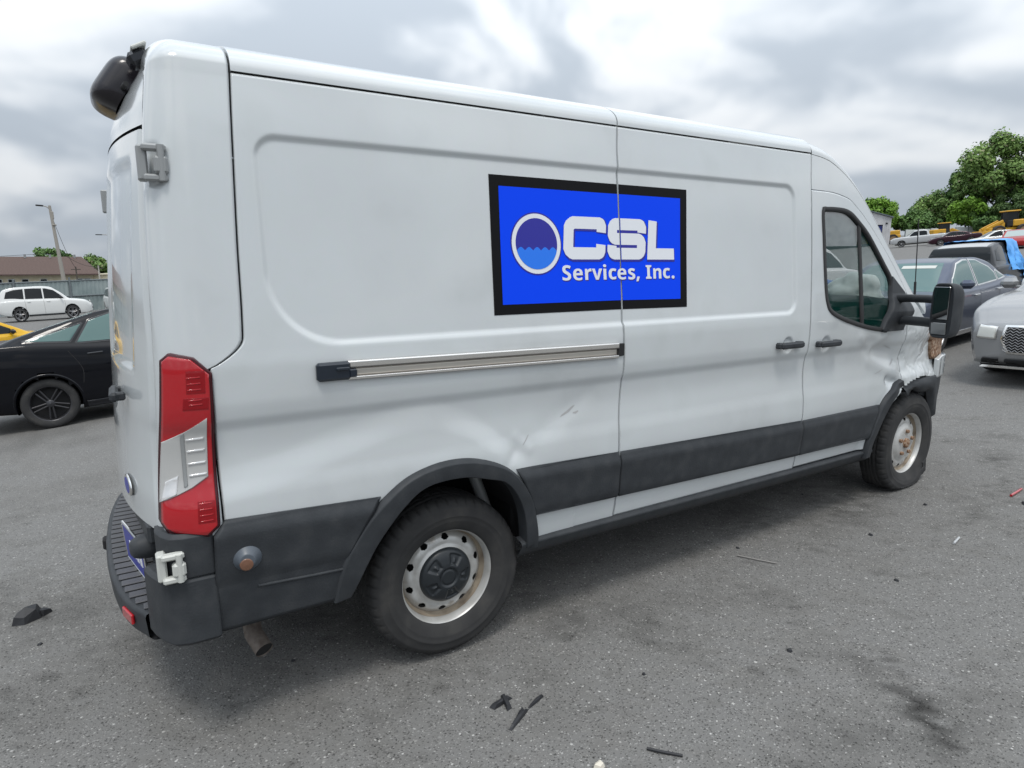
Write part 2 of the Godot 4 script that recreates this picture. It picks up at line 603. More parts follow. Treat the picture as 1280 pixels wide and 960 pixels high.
# rear corner: body section swept round the back corner with the section drawn inwards
func corner_inset(x: float, y: float) -> float:
	var xe := lut(T_rear, y)
	var xs := -.885
	var q := clampf((xs - x) / (xs - xe), 0.0, 1.0)
	return .10 * (1.0 - sqrt(maxf(1.0 - q * q, 0.0)))

func corner_pt(x: float, y: float, off: float) -> Vector3:
	var q := clampf((-.885 - x) / (-.885 - lut(T_rear, y)), 0.0, 1.0)
	var z := sz(x, y) - corner_inset(x, y)
	return Vector3(x - off * q, y, z + off * sqrt(1.0 - q * q))

func rear_x(y: float, z: float) -> float:
	var xc := lut(PackedFloat32Array([.5, -1.215, .9, -1.205, 1.3, -1.185, 1.8, -1.15, 2.2, -1.105, 2.35, -1.06, 2.46, -1.0]), y)
	var e := lut(T_rear, y)
	return e + (xc - e) * (1.0 - pow(clampf(absf(z) / (sz(-.97, minf(y, 2.345)) - .10), 0.0, 1.0), 2.6))

func build_van() -> void:
	var van := thing("cargo_van", "white cargo van with blue company sign and crumpled front corner on the asphalt", "van")
	var white: Material = M.van_white
	var blk: Material = M.black_plastic
	nz.seed = 4
	nz.frequency = 0.01
	nz.fractal_octaves = 3

	# ---- right side skin
	var cutp := PackedVector2Array()
	for i in ARCH_IN.size(): cutp.append(ARCH_IN[i].lerp(ARCH_OUT[i], .55))
	cutp.append(Vector2(-.50, .2))
	cutp.append(Vector2(.40, .2))
	var inside_arch := func(x, y): return Geometry2D.is_point_in_polygon(Vector2(x, y), cutp)
	var win := smooth_poly(PackedVector2Array([Vector2(2.49, 2.02), Vector2(2.53, 2.036), Vector2(2.70, 2.037), Vector2(2.80, 2.02), Vector2(2.89, 1.975), Vector2(3.03, 1.883), Vector2(3.20, 1.71), Vector2(3.285, 1.60), Vector2(3.27, 1.45), Vector2(3.20, 1.29), Vector2(3.14, 1.285), Vector2(2.94, 1.315), Vector2(2.70, 1.374), Vector2(2.57, 1.425), Vector2(2.528, 1.48), Vector2(2.510, 1.577), Vector2(2.497, 1.85)]), 4)
	var in_win := func(x, y): return Geometry2D.is_point_in_polygon(Vector2(x, y), win)
	var front_arch := func(x, y): return Vector2((x - 3.76) / .625, (y - .33) / .585).length() < 1.0
	for s in [1.0, -1.0]:
		var d := 1 if s > 0.0 else 3
		obj("side_panel", side_panel(func(y): return lut(T_seam_rear, y) if y > 1.376 else -.895, f_(T_seam_slide), k(.455), k(2.343), 220 / d, 250 / d, s, inside_arch), white, van)
		var sd := obj("sliding_door" if s > 0.0 else "left_side_panel", side_panel(f_(T_seam_slide), f_(T_seam_door), k(.462), k(2.343), 170 / d, 250 / d, s), white, van)
		var fd := obj("front_door", side_panel(f_(T_seam_door), k(3.48), k(.47), func(x): return lut(T_door_top, x), 130 / d, 150 / d, s, func(x, y): return in_win.call(x, y) or front_arch.call(x, y)), white, van)
		obj("cab_pillar", side_panel(f_(T_seam_door), k(3.75), func(x): return lut(T_door_top, x) + .004, func(x): return lut(T_ridge, x), 90 / d, 10, s), white, van)
		obj("front_wing", side_panel(k(3.48), k(4.36), k(.86), func(x): return lut(PackedFloat32Array([3.48, 1.50, 3.6, 1.44, 3.72, 1.345, 3.9, 1.29, 4.1, 1.235, 4.36, 1.12]), x), 70 / d, 50 / d, s, front_arch), white, van)
		# cab glass
		var gz := func(x, y, z): return Vector3(x, y, (sz(x, y) - .016 + z) * s)
		obj("door_glass", prism(win, .004, gz), M.cab_glass, fd)
		# rubber surround following the opening
		var rows := [[], [], [], []]
		var outer := Geometry2D.offset_polygon(win, .012)[0]
		var inner := Geometry2D.offset_polygon(win, -.016)[0]
		var n := 120
		var ra := resample(outer, n)
		var rb := resample_near(inner, ra)
		for i in n + 1:
			var a: Vector2 = ra[i % n]
			var b: Vector2 = rb[i % n]
			rows[0].append(Vector3(a.x, a.y, (sz(a.x, a.y) - .01) * s))
			rows[1].append(Vector3(a.x, a.y, (sz(a.x, a.y) + .005) * s))
			rows[2].append(Vector3(b.x, b.y, (sz(b.x, b.y) + .003) * s))
			rows[3].append(Vector3(b.x, b.y, (sz(b.x, b.y) - .02) * s))
		obj("window_seal", strip_mesh(rows, s < 0.0), M.rubber, fd)
		obj("divider_bar", patch(PackedVector2Array([Vector2(2.893, 1.325), Vector2(2.922, 1.32), Vector2(2.922, 1.96), Vector2(2.893, 1.975)]), func(x, y, o): return Vector3(x, y, (sz(x, y) + o) * s), .001, 2, 8, .012, s < 0.0), M.rubber, fd)
		# door handles
		if s > 0.0:
			for e in [[sd, 2.158, 1.253], [fd, 2.532, 1.238]]:
				handle(e[0], e[1], e[2])

	# scuffs left by whatever dented the panel
	for e in [[.60, 1.045, .05, .006, .5], [.645, 1.035, .018, .005, .2], [.36, .945, .03, .0025, .9], [3.28, 1.16, .06, .004, -.3], [3.36, 1.05, .04, .006, .6], [3.18, 1.0, .05, .003, .3]]:
		var sc := PackedVector2Array()
		for i in 8:
			var a := TAU * i / 8.0
			sc.append(Vector2(e[0], e[1]) + Vector2(cos(a) * e[2], sin(a) * e[3] * (1.0 + .4 * sin(i * 2.3))).rotated(e[4]))
		obj("scuff", patch(sc, side_pt, .0006, 8, 4), M.scuff, van)

	# ---- black mouldings low on the side
	var band := func(x, y, o):
		var yy := lut(PackedFloat32Array([-1.0, .845, -.9, .85, -.3, .826, .3, .829, .9, .81, 2.36, .778, 3.2, .779]), x)
		var t: float = yy - y
		var b := .004 + .02 * sstep(0.0, .055, t) - .008 * sstep(.2, .245, t)
		return Vector3(x, y, sz(x, y) + b + o)
	var mold := [
		[PackedVector2Array([Vector2(.296, .826), Vector2(.36, .70), Vector2(.405, .583), Vector2(.902, .573), Vector2(.896, .809)]), 40],
		[PackedVector2Array([Vector2(.912, .573), Vector2(2.349, .553), Vector2(2.352, .776), Vector2(.906, .809)]), 60],
		[PackedVector2Array([Vector2(2.358, .553), Vector2(3.108, .549), Vector2(3.135, .63), Vector2(3.20, .775), Vector2(2.361, .776)]), 40]]
	for e in mold:
		obj("side_moulding", patch(e[0], band, 0.0, e[1], 16, .012), blk, van)
	obj("rear_quarter_moulding", patch(PackedVector2Array([Vector2(-.944, .425), Vector2(-.50, .425), Vector2(-.47, .60), Vector2(-.38, .755), Vector2(-.33, .824), Vector2(-.89, .85), Vector2(-.93, .80)]), band, 0.004, 40, 26, .03), blk, van)
	obj("moulding_ridge", tube(PackedVector3Array([band.call(-.80, .577, .004), band.call(-.6, .565, .006), band.call(-.47, .558, .005)]), .006, 8), blk, van)
	# sill
	var sill_rows := [[], [], [], [], [], [], []]
	for i in 41:
		var x := lerpf(.34, 3.2, i / 40.0)
		var q := PackedVector2Array([Vector2(.468, .97), Vector2(.462, 1.0), Vector2(.455, 1.022), Vector2(.44, 1.026), Vector2(.40, 1.0), Vector2(.375, .985), Vector2(.36, .90)])
		for r in 7: sill_rows[r].append(Vector3(x, q[r].x, q[r].y - lut(T_plan, x)))
	obj("sill_step", strip_mesh(sill_rows, true), blk, van)

	# ---- wheel arch trims
	arch_trim(van, ARCH_IN, ARCH_OUT)
	arch_trim(van, [Vector2(3.165, .41), Vector2(3.18, .535), Vector2(3.292, .730), Vector2(3.406, .835), Vector2(3.49, .875)],
		[Vector2(3.095, .41), Vector2(3.105, .546), Vector2(3.21, .777), Vector2(3.335, .872), Vector2(3.45, .925)])

	# ---- rear corners, roof, back
	var nu := 44
	var nt := 40
	var back_edge := []
	for s in [1.0, -1.0]:
		var V := PackedVector3Array()
		for j in 121:
			var y := lerpf(.80, 2.335, j / 120.0)
			var x0: float = (lut(T_seam_rear, y) if y > 1.376 else -.895) - GAP
			for i in nu:
				var t := 1.0 - pow(1.0 - float(maxi(i - 1, 0)) / (nu - 2), 1.7)
				var p := corner_pt(lerpf(x0, lut(T_rear, y), t), y, 0.0)
				if i == 0: p.z -= .02
				var g := sstep(.0, .02, .07 - absf(y - 2.03)) * sstep(-.965, -.985, p.x)
				p.z -= .018 * g
				V.append(Vector3(p.x, p.y, p.z * s))
		for j in nt:
			var tt := lerpf(.05, 1.0, j / (nt - 1.0))
			var ar := roof_arc(tt, .925, .185)
			var tg := roof_arc(minf(tt + .01, 1.0), .925, .185) - roof_arc(maxf(tt - .01, 0.0), .925, .185)
			var nrm := Vector2(absf(tg.y), absf(tg.x)).normalized()
			for i in nu:
				var t := 1.0 - pow(1.0 - float(maxi(i - 1, 0)) / (nu - 2), 1.7)
				var x := lerpf(-.742 - GAP, -.986, t)
				var q := clampf((-.885 - x) / (-.885 + .986), 0.0, 1.0)
				var ins := .10 * (1.0 - sqrt(maxf(1.0 - q * q, 0.0)))
				if i == 0: ins += .02
				V.append(Vector3(x, 2.348 + ar.x - nrm.x * ins, (ar.y - nrm.y * ins) * s))
			if s > 0.0: back_edge.append(V[V.size() - 1])
		obj("rear_corner_panel", grid_from(V, nu, 121 + nt, s > 0.0), white, van)
	obj("roof_panel", roof_mesh(-.742, .93, 20), white, van)
	obj("roof_panel", roof_mesh(.93, 2.40, 20), white, van)
	var header := []
	back_edge.push_front(Vector3(-.99, 2.335, .827))
	for v in [0.0, .2, .4, .6, .8, .93, 1.0]:
		var row := []
		for j in back_edge.size() * 2 - 1:
			var jj: int = j if j < back_edge.size() else back_edge.size() * 2 - 2 - j
			var e: Vector3 = back_edge[jj]
			if j != jj: e.z = -e.z
			var y: float = lerpf(2.166, e.y, v)
			var zz: float = e.z * lerpf(1.032, 1.0, minf(v * 1.0, 1.0))
			row.append(Vector3(lerpf(rear_x(y, zz), e.x, pow(v, 4.0)), y, zz))
		header.append(row)
	obj("rear_header", strip_mesh(header, true), white, van)
	for s in [1.0, -1.0]:
		var V := PackedVector3Array()
		var nyy := 90
		var nzz := 40
		for j in nyy + 1:
			var y := lerpf(.80, 2.155, float(j) / nyy)
			for i in nzz + 1:
				var zt := float(maxi(i - 1, 0)) / (nzz - 1)
				var z := lerpf(.008, sz(-.97, y) - .106, zt)
				var x := rear_x(y, z)
				# pressed window blank
				var sd2 := maxf(maxf(.14 - z, z - .74), maxf(1.36 - y, y - 2.06))
				x += .012 * (1.0 - sstep(-.02, .02, sd2))
				if i == 0 or i == nzz: x += .03 if i == 0 else .02
				V.append(Vector3(x, y, z * s))
		var rd := obj("rear_door", grid_from(V, nzz + 1, nyy + 1, s < 0.0), white, van)
		obj("lower_trim", boxes([[Vector3(.03, .075, .80), Vector3(-1.148, .765, .44 * s), .01, Basis(Vector3.UP, .10 * s)]]), blk, rd)
		if s > 0.0:
			var hx := rear_x(1.25, .60)
			obj("door_handle", joined([[rbox(Vector3(.03, .035, .19), .01), Transform3D(Basis(), Vector3(hx - .032, 1.25, .60))], [rbox(Vector3(.05, .03, .03), .006), Transform3D(Basis(), Vector3(hx - .02, 1.25, .53))], [rbox(Vector3(.05, .03, .03), .006), Transform3D(Basis(), Vector3(hx - .02, 1.25, .67))]]), blk, rd)
			var bx := rear_x(.92, .62) - .006
			var oval := Transform3D(Basis(Vector3.UP, -PI / 2 + .12), Vector3(bx, .90, .62))
			var em := obj("oval_badge", lathe(PackedVector2Array([Vector2(0, .012), Vector2(.038, .012), Vector2(.044, .010), Vector2(.047, .004), Vector2(.048, -.004)]), 32), M.chrome, rd, oval.scaled_local(Vector3(1.55, .82, .45)))
			obj("badge_field", lathe(PackedVector2Array([Vector2(0, .0145), Vector2(.034, .014), Vector2(.037, .011)]), 32), M.plate_blue, em)
	# hinges on the right rear corner
	for e in [[2.035, -1.002, "grey_metal", .11], [1.22, -1.04, "white_plastic", .11], [.715, -1.072, "white_plastic", .098]]:
		var hz := .955 if e[0] > 2.0 else (.972 if e[0] > 1.0 else 1.05)
		var hy: float = e[0]
		if hy > 1.0 and hy < 2.0: continue
		var H_ := obj("door_hinge", boxes([
			[Vector3(.03, e[3], .05), Vector3(e[1] - .022, hy, hz - .03), .006],
			[Vector3(.07, .022, .03), Vector3(e[1] + .012, hy + e[3] * .42, hz), .006],
			[Vector3(.07, .022, .03), Vector3(e[1] + .012, hy - e[3] * .42, hz), .006],
			[Vector3(.042, e[3] * .5, .034), Vector3(e[1] + .028, hy - .006, hz + .004), .008]]), M[e[2]], van)
		obj("hinge_pin", tube(PackedVector3Array([Vector3(e[1] + .03, hy - e[3] * .5, hz + .012), Vector3(e[1] + .03, hy + e[3] * .5, hz + .012)]), .011, 10), M[e[2]], H_)
	obj("left_hinge", boxes([[Vector3(.035, .12, .05), Vector3(-1.14, 2.06, -.86), .006]]), M.grey_metal, van)

	# ---- tail light wrapping the corner
	var lamp_outer := PackedVector2Array([Vector2(-1.045, .86), Vector2(-1.03, .822), Vector2(-.942, .802), Vector2(-.905, .836), Vector2(-.889, 1.364), Vector2(-.940, 1.420), Vector2(-1.0, 1.434), Vector2(-1.022, 1.41)])
	# heights run the other way round; x is squeezed so the lamp reaches right round the corner
	var lampsurf := func(x, y, o):
		var xx: float = x
		if xx < -.97: xx = -.97 - (-.97 - xx) * ((lut(T_rear, y) + .97) / -.075)
		xx = maxf(xx, lut(T_rear, y))
		return corner_pt(xx, y, o)
	var tl := obj("tail_light", patch(lamp_outer, lampsurf, .012, 24, 40, .02, true), M.lens_rim, van)
	var lamp_in := Geometry2D.offset_polygon(lamp_outer, -.009)[0]
	obj("red_lens", patch(lamp_in, lampsurf, .019, 24, 40, .01, true), M.lens_red, tl)
	var clear_q := PackedVector2Array([Vector2(-1.034, .93), Vector2(-.924, 1.01), Vector2(-.914, 1.215), Vector2(-1.022, 1.135)])
	obj("clear_lens", patch(clear_q, lampsurf, .023, 20, 24, .006, true), M.lens_clear, tl)
	for e in [1.145, 1.105, 1.062, 1.022]:
		obj("lens_rib", patch(PackedVector2Array([Vector2(-.972, e - .008), Vector2(-.927, e - .004), Vector2(-.925, e + .003), Vector2(-.972, e - .001)]), lampsurf, .027, 6, 2, .003, true), M.lens_bright, tl)
	obj("lens_reflector", patch(PackedVector2Array([Vector2(-1.030, .935), Vector2(-1.000, .958), Vector2(-.993, 1.02), Vector2(-1.018, 1.0)]), lampsurf, .026, 8, 6, .003, true), M.lens_bright, tl)
	obj("lens_divider", patch(PackedVector2Array([Vector2(-.984, .98), Vector2(-.977, .985), Vector2(-.975, 1.165), Vector2(-.983, 1.16)]), lampsurf, .026, 3, 10, .003, true), M.grey_metal, tl)
	for q in [[-.962, -.912, 1.30, 1.375], [-.975, -.907, 1.245, 1.285], [-.965, -.917, .855, .93]]:
		obj("lens_cell", patch(PackedVector2Array([Vector2(q[0], q[2]), Vector2(q[1], q[2]), Vector2(q[1] + .003, q[3]), Vector2(q[0] + .004, q[3])]), lampsurf, .0202, 6, 6, .001, true), M.lens_red_dark, tl)
	for e in [.86, .88, .90, .92, 1.26, 1.275, 1.31, 1.33, 1.35]:
		obj("lens_rib", patch(PackedVector2Array([Vector2(-.958, e), Vector2(-.922, e + .002), Vector2(-.922, e + .006), Vector2(-.958, e + .004)]), lampsurf, .0215, 6, 2, .001, true), M.lens_red, tl)
	# ---- rear bumper
	build_bumper(van, blk)
	build_front(van, white, blk)
	build_rail(van)
	build_sign(van)
	build_mirror(van)
	build_cabin(van)
	# ---- roof fittings at the back
	var dome := obj("rear_camera_pod", pod_mesh(), M.pod, van, Transform3D(basis_x(Vector3(-.92, .39, 0)), Vector3(-1.030, 2.372, .35)))
	obj("pod_lens", rbox(Vector3(.02, .05, .09), .006), M.black_gloss, dome, Transform3D(Basis(), Vector3(.075, -.03, .06)))
	var cm := obj("rear_marker_camera", boxes([[Vector3(.07, .045, .09), Vector3(0, 0, 0), .012], [Vector3(.05, .02, .07), Vector3(.02, -.03, 0), .006]]), M.black_gloss, van, Transform3D(Basis(Vector3.FORWARD, -.5), Vector3(-.99, 2.425, .62)))
	obj("camera_bracket", rbox(Vector3(.055, .012, .10), .004), M.white_plastic, cm, Transform3D(Basis(), Vector3(.02, .03, 0)))
	obj("header_strip", tube(PackedVector3Array([Vector3(rear_x(2.345, .60) - .004, 2.345, .60), Vector3(rear_x(2.35, .45) - .004, 2.35, .45), Vector3(rear_x(2.35, .25) - .004, 2.35, .25)]), .009, 8), M.rubber, van)
	# antenna
	var an := obj("antenna", tube(PackedVector3Array([Vector3(3.955, 1.47, .80), Vector3(3.945, 1.60, .80), Vector3(3.90, 2.03, .80)]), .004, 6), M.rubber, van)
	obj("antenna_base", tube(PackedVector3Array([Vector3(3.957, 1.42, .80), Vector3(3.955, 1.50, .80), Vector3(3.946, 1.58, .80)]), .009, 8), M.rubber, an)

	# ---- wheels
	var w1 := Node3D.new(); w1.name = "rear_wheel"; van.add_child(w1)
	w1.position = Vector3(0, .352, .853)
	make_wheel(w1, true, 0.0)
	var w2 := Node3D.new(); w2.name = "rear_wheel_001"; van.add_child(w2)
	w2.transform = Transform3D(Basis(Vector3.UP, PI), Vector3(0, .352, -.862))
	make_wheel(w2, true, 0.0)
	var w3 := Node3D.new(); w3.name = "front_wheel"; van.add_child(w3)
	w3.transform = Transform3D(Basis(Vector3.UP, .05).scaled_local(Vector3(1.04, 1.04, .78)), Vector3(3.75, .405, .885))
	w3.set_meta("label", "flat front tyre with torn rubber at the road")
	make_wheel(w3, false, .306)
	var w4 := Node3D.new(); w4.name = "front_wheel_001"; van.add_child(w4)
	w4.transform = Transform3D(Basis(Vector3.UP, PI), Vector3(3.75, .345, -.86))
	make_wheel(w4, false, 0.0)
	# ---- underneath
	obj("underbody", boxes([[Vector3(2.6, .06, 1.9), Vector3(1.75, .43, 0), .01], [Vector3(5.2, .10, .9), Vector3(1.6, .36, 0), .02], [Vector3(.55, .12, 1.7), Vector3(-.76, .47, -.05), .02], [Vector3(.08, .5, 1.7), Vector3(.43, .66, 0), .01], [Vector3(.08, .5, 1.4), Vector3(3.2, .66, 0), .01], [Vector3(.5, .05, 1.2), Vector3(3.8, .95, 0), .01]]), M.dark, van)
	obj("axle", tube(PackedVector3Array([Vector3(0, .345, -.8), Vector3(0, .345, .8)]), .05, 12), M.dark, van)
	obj("leaf_spring", tube(PackedVector3Array([Vector3(-.6, .50, .62), Vector3(0, .38, .62), Vector3(.6, .46, .62)]), .03, 8), M.dark, van)
	obj("shock_absorber", tube(PackedVector3Array([Vector3(.22, .75, .78), Vector3(.33, .42, .80)]), .028, 10), M.grey_metal, van)
	obj("fuel_tank", rbox(Vector3(.9, .22, .55), .05), M.dark, van, Transform3D(Basis(), Vector3(1.2, .36, .45)))
	var lin_rows := [[], []]
	for i in 25:
		var a := PI * (1.0 - i / 24.0)
		lin_rows[0].append(Vector3(-.02 + .44 * cos(a), .40 + .47 * sin(a), 1.0))
		lin_rows[1].append(Vector3(-.02 + .44 * cos(a), .40 + .47 * sin(a), .55))
	lin_rows.append([])
	for p in lin_rows[1]: lin_rows[2].append(Vector3(-.02, .40, .55) + (p - Vector3(-.02, .40, .55)) * .02)
	obj("wheel_housing", strip_mesh(lin_rows), M.dark, van)
	var pipe := obj("exhaust_pipe", tube(PackedVector3Array([Vector3(-.62, .36, .42), Vector3(-.72, .36, .52), Vector3(-.79, .30, .66), Vector3(-.79, .225, .745), Vector3(-.765, .185, .825)]), .036, 20, false), M.exhaust_metal, van)
	obj("pipe_bore", tube(PackedVector3Array([Vector3(-.79, .225, .745), Vector3(-.7665, .187, .820)]), .034, 16, true), M.dark, pipe)
	# parking reflector on the quarter moulding
	var mk := Transform3D(Basis(Vector3.UP, -.1), band.call(-.832, .70, .004))
	var rp := obj("side_marker_housing", lathe(PackedVector2Array([Vector2(0, .03), Vector2(.022, .03), Vector2(.027, .028), Vector2(.032, .02), Vector2(.046, .004), Vector2(.05, -.006)]), 28), M.marker_grey, van, mk.translated_local(Vector3(0, .0, 0)))
	obj("side_reflector", lathe(PackedVector2Array([Vector2(0, .034), Vector2(.018, .034), Vector2(.022, .031), Vector2(.023, .028)]), 24), M.amber_dull, rp, Transform3D(Basis(), Vector3(-.004, -.012, 0)))

func resample(p: PackedVector2Array, n: int) -> PackedVector2Array:
	var L := 0.0
	for i in p.size(): L += p[i].distance_to(p[(i + 1) % p.size()])
	var o := PackedVector2Array()
	var i := 0
	var acc := 0.0
	for kx in n:
		var want := L * kx / n
		while acc + p[i].distance_to(p[(i + 1) % p.size()]) < want:
			acc += p[i].distance_to(p[(i + 1) % p.size()])
			i += 1
		var d := p[i].distance_to(p[(i + 1) % p.size()])
		o.append(p[i].lerp(p[(i + 1) % p.size()], (want - acc) / maxf(d, 1e-6)))
	return o

func resample_near(p: PackedVector2Array, q: PackedVector2Array) -> PackedVector2Array:
	var o := PackedVector2Array()
	for v in q:
		var best := Vector2.ZERO
		var bd := 1e9
		for i in p.size():
			var c := Geometry2D.get_closest_point_to_segment(v, p[i], p[(i + 1) % p.size()])
			var d := c.distance_squared_to(v)
			if d < bd: bd = d; best = c
		o.append(best)
	return o

func handle(parent: Node, x: float, y: float) -> void:
	var z := sz(x, y)
	obj("door_handle", joined([[rbox(Vector3(.20, .038, .026), .011), Transform3D(Basis(), Vector3(x, y, z + .034))], [rbox(Vector3(.04, .034, .04), .008), Transform3D(Basis(), Vector3(x - .09, y, z + .012))], [rbox(Vector3(.05, .034, .04), .008), Transform3D(Basis(), Vector3(x + .085, y, z + .012))]]), M.black_plastic, parent)

func arch_trim(van: Node, inner: Array, outer: Array) -> void:
	var a := smooth_line(PackedVector2Array(inner), 8)
	var b := smooth_line(PackedVector2Array(outer), 8)
	var rows := [[], [], [], [], [], [], []]
	for i in a.size():
		var p := a[i]
		var q := b[i]
		var zo := sz(q.x, q.y)
		var mid := p.lerp(q, .78)
		rows[0].append(Vector3(p.x, p.y, zo - .05))
		rows[1].append(Vector3(p.x, p.y, zo + .016))
		rows[2].append(Vector3(p.lerp(q, .06).x, p.lerp(q, .06).y, zo + .024))
		rows[3].append(Vector3(mid.x, mid.y, zo + .03))
		rows[4].append(Vector3(p.lerp(q, .86).x, p.lerp(q, .86).y, zo + .027))
		rows[5].append(Vector3(q.x, q.y, zo + .008))
		rows[6].append(Vector3(q.x, q.y, zo - .012))
	var fl := (a[1] - a[0]).cross(b[0] - a[0]) < 0.0
	obj("wheel_arch_trim", strip_mesh(rows, fl), M.black_plastic, van)

func build_bumper(van: Node, blk: Material) -> void:
	var root := obj("rear_bumper", bumper_bar(), blk, van)
	# right corner blocks
	for s in [1.0, -1.0]:
		var lowp := PackedVector2Array([Vector2(-.93, 1.054), Vector2(-1.03, 1.054), Vector2(-1.08, 1.036), Vector2(-1.11, .99), Vector2(-1.135, .92), Vector2(-1.15, .855), Vector2(-1.10, .84), Vector2(-.93, .84)])
		var upp := PackedVector2Array([Vector2(-.93, 1.052), Vector2(-1.02, 1.052), Vector2(-1.066, 1.034), Vector2(-1.09, .99), Vector2(-1.105, .93), Vector2(-1.10, .86), Vector2(-.93, .84)])
		obj("bumper_corner", joined([[loft_block(lowp, .415, .665, .012), Transform3D(Basis(Vector3.RIGHT, 0), Vector3.ZERO)], [loft_block(upp, .655, .822, .012), Transform3D()]]) if s > 0.0 else mirror_z(joined([[loft_block(lowp, .415, .665, .012), Transform3D()], [loft_block(upp, .655, .822, .012), Transform3D()]])), blk, root)
	# treads on the step
	for i in 27:
		var z := .80 - i * .0605
		var xo := bumper_x(z) + .022
		obj("step_rib", rbox(Vector3(absf(xo + 1.11), .006, .045), .002), M.step_plastic, root, Transform3D(Basis(Vector3.UP, 0.0), Vector3((xo - 1.11) * .5, .484, z)))
	# red reflector in the bumper edge
	var zr := .73
	obj("red_reflector", rbox(Vector3(.012, .04, .10), .004), M.lens_red, root, Transform3D(Basis(Vector3.UP, .30), Vector3(bumper_x(zr) - .002, .43, zr)))
	obj("tow_socket", rbox(Vector3(.05, .055, .06), .008), M.dark, root, Transform3D(Basis(), Vector3(-1.285, .40, -.15)))
	# number plate on a recessed panel, with the parking camera housing in front of it
	obj("plate_panel", boxes([[Vector3(.03, .24, 1.5), Vector3(-1.10, .62, 0), .01]]), blk, root)
	var pl := obj("number_plate", rbox(Vector3(.006, .16, .31), .002), M.plate_blue, root, Transform3D(Basis(Vector3.UP, .20) * Basis(Vector3.FORWARD, -.06), Vector3(-1.172, .575, .48)))
	obj("plate_frame", boxes([[Vector3(.01, .012, .32), Vector3(0, .082, 0), .003], [Vector3(.01, .022, .32), Vector3(0, -.082, 0), .003], [Vector3(.01, .15, .012), Vector3(0, 0, .158), .003], [Vector3(.01, .15, .012), Vector3(0, 0, -.158), .003]]), M.chrome, pl)
	obj("plate_print", boxes([[Vector3(.003, .06, .035), Vector3(-.003, 0, .1), .001], [Vector3(.003, .06, .03), Vector3(-.003, 0, .05), .001], [Vector3(.003, .06, .03), Vector3(-.003, 0, -.0), .001], [Vector3(.003, .06, .03), Vector3(-.003, 0, -.05), .001]]), M.sign_white, pl)
	obj("hitch_cover", lathe(PackedVector2Array([Vector2(0, .055), Vector2(.022, .054), Vector2(.034, .046), Vector2(.042, .028), Vector2(.047, .0), Vector2(.05, -.05)]), 28), blk, root, Transform3D(Basis(Vector3.UP, -PI / 2 + .2), Vector3(-1.13, .69, .735)))

func bumper_x(z: float) -> float:
	return lut(PackedFloat32Array([0.0, -1.29, .3, -1.28, .6, -1.245, .75, -1.205, .84, -1.165, .93, -1.13]), absf(z))

func bumper_bar() -> ArrayMesh:
	var rows := [[], [], [], [], [], [], []]
	for i in 49:
		var z := lerpf(.853, -.853, i / 48.0)
		var x := bumper_x(z)
		rows[0].append(Vector3(-1.08, .48, z))
		rows[1].append(Vector3(x + .016, .48, z))
		rows[2].append(Vector3(x + .004, .474, z))
		rows[3].append(Vector3(x, .462, z))
		rows[4].append(Vector3(x + .006, .385, z))
		rows[5].append(Vector3(x + .02, .37, z))
		rows[6].append(Vector3(-1.05, .36, z))
	return strip_mesh(rows, true)

func loft_block(plan: PackedVector2Array, y0: float, y1: float, b: float) -> ArrayMesh:   # plan (x, z), rounded top and bottom edge
	var p := smooth_plan(plan)
	var c := Vector2.ZERO
	for q in p: c += q
	c /= p.size()
	var ins := Geometry2D.offset_polygon(p, -b)[0]
	var rb := resample_near(ins, p)
	var V := PackedVector3Array()
	var n := p.size()
	var add := func(src: PackedVector2Array, y: float, sc: float):
		for i in n + 1:
			var q := c + (src[i % n] - c) * sc
			V.append(Vector3(q.x, y, q.y))
	add.call(rb, y0, .01); add.call(rb, y0, 1.0); add.call(p, y0 + b, 1.0); add.call(p, y0 + b * 1.3, 1.0)
	add.call(p, y1 - b * 1.3, 1.0); add.call(p, y1 - b, 1.0); add.call(rb, y1, 1.0); add.call(rb, y1, .98); add.call(rb, y1, .01)
	var area := 0.0
	for i in n: area += p[i].cross(p[(i + 1) % n])
	return grid_from(V, n + 1, 9, area > 0.0, PackedByteArray(), true)

func smooth_plan(p: PackedVector2Array) -> PackedVector2Array:
	var o := PackedVector2Array()
	var n := p.size()
	for i in n:
		var a := p[(i + n - 1) % n]; var b := p[i]; var c := p[(i + 1) % n]
		var r := minf(.012, minf(a.distance_to(b), b.distance_to(c)) * .45)
		var u := b + (a - b).normalized() * r
		var w := b + (c - b).normalized() * r
		o.append(u)
		o.append((u + w + b * 2.0) / 4.0)
		o.append(w)
	return o

func mirror_z(m: ArrayMesh) -> ArrayMesh:
	var a := m.surface_get_arrays(0)
	var V: PackedVector3Array = a[Mesh.ARRAY_VERTEX]
	var N: PackedVector3Array = a[Mesh.ARRAY_NORMAL]
	for i in V.size():
		V[i].z = -V[i].z
		N[i].z = -N[i].z
	var I: PackedInt32Array
	if a[Mesh.ARRAY_INDEX] != null: I = a[Mesh.ARRAY_INDEX]
	else:
		I = PackedInt32Array(range(V.size()))
	for i in range(0, I.size(), 3):
		var t := I[i + 1]; I[i + 1] = I[i + 2]; I[i + 2] = t
	return mesh_from(V, N, I)

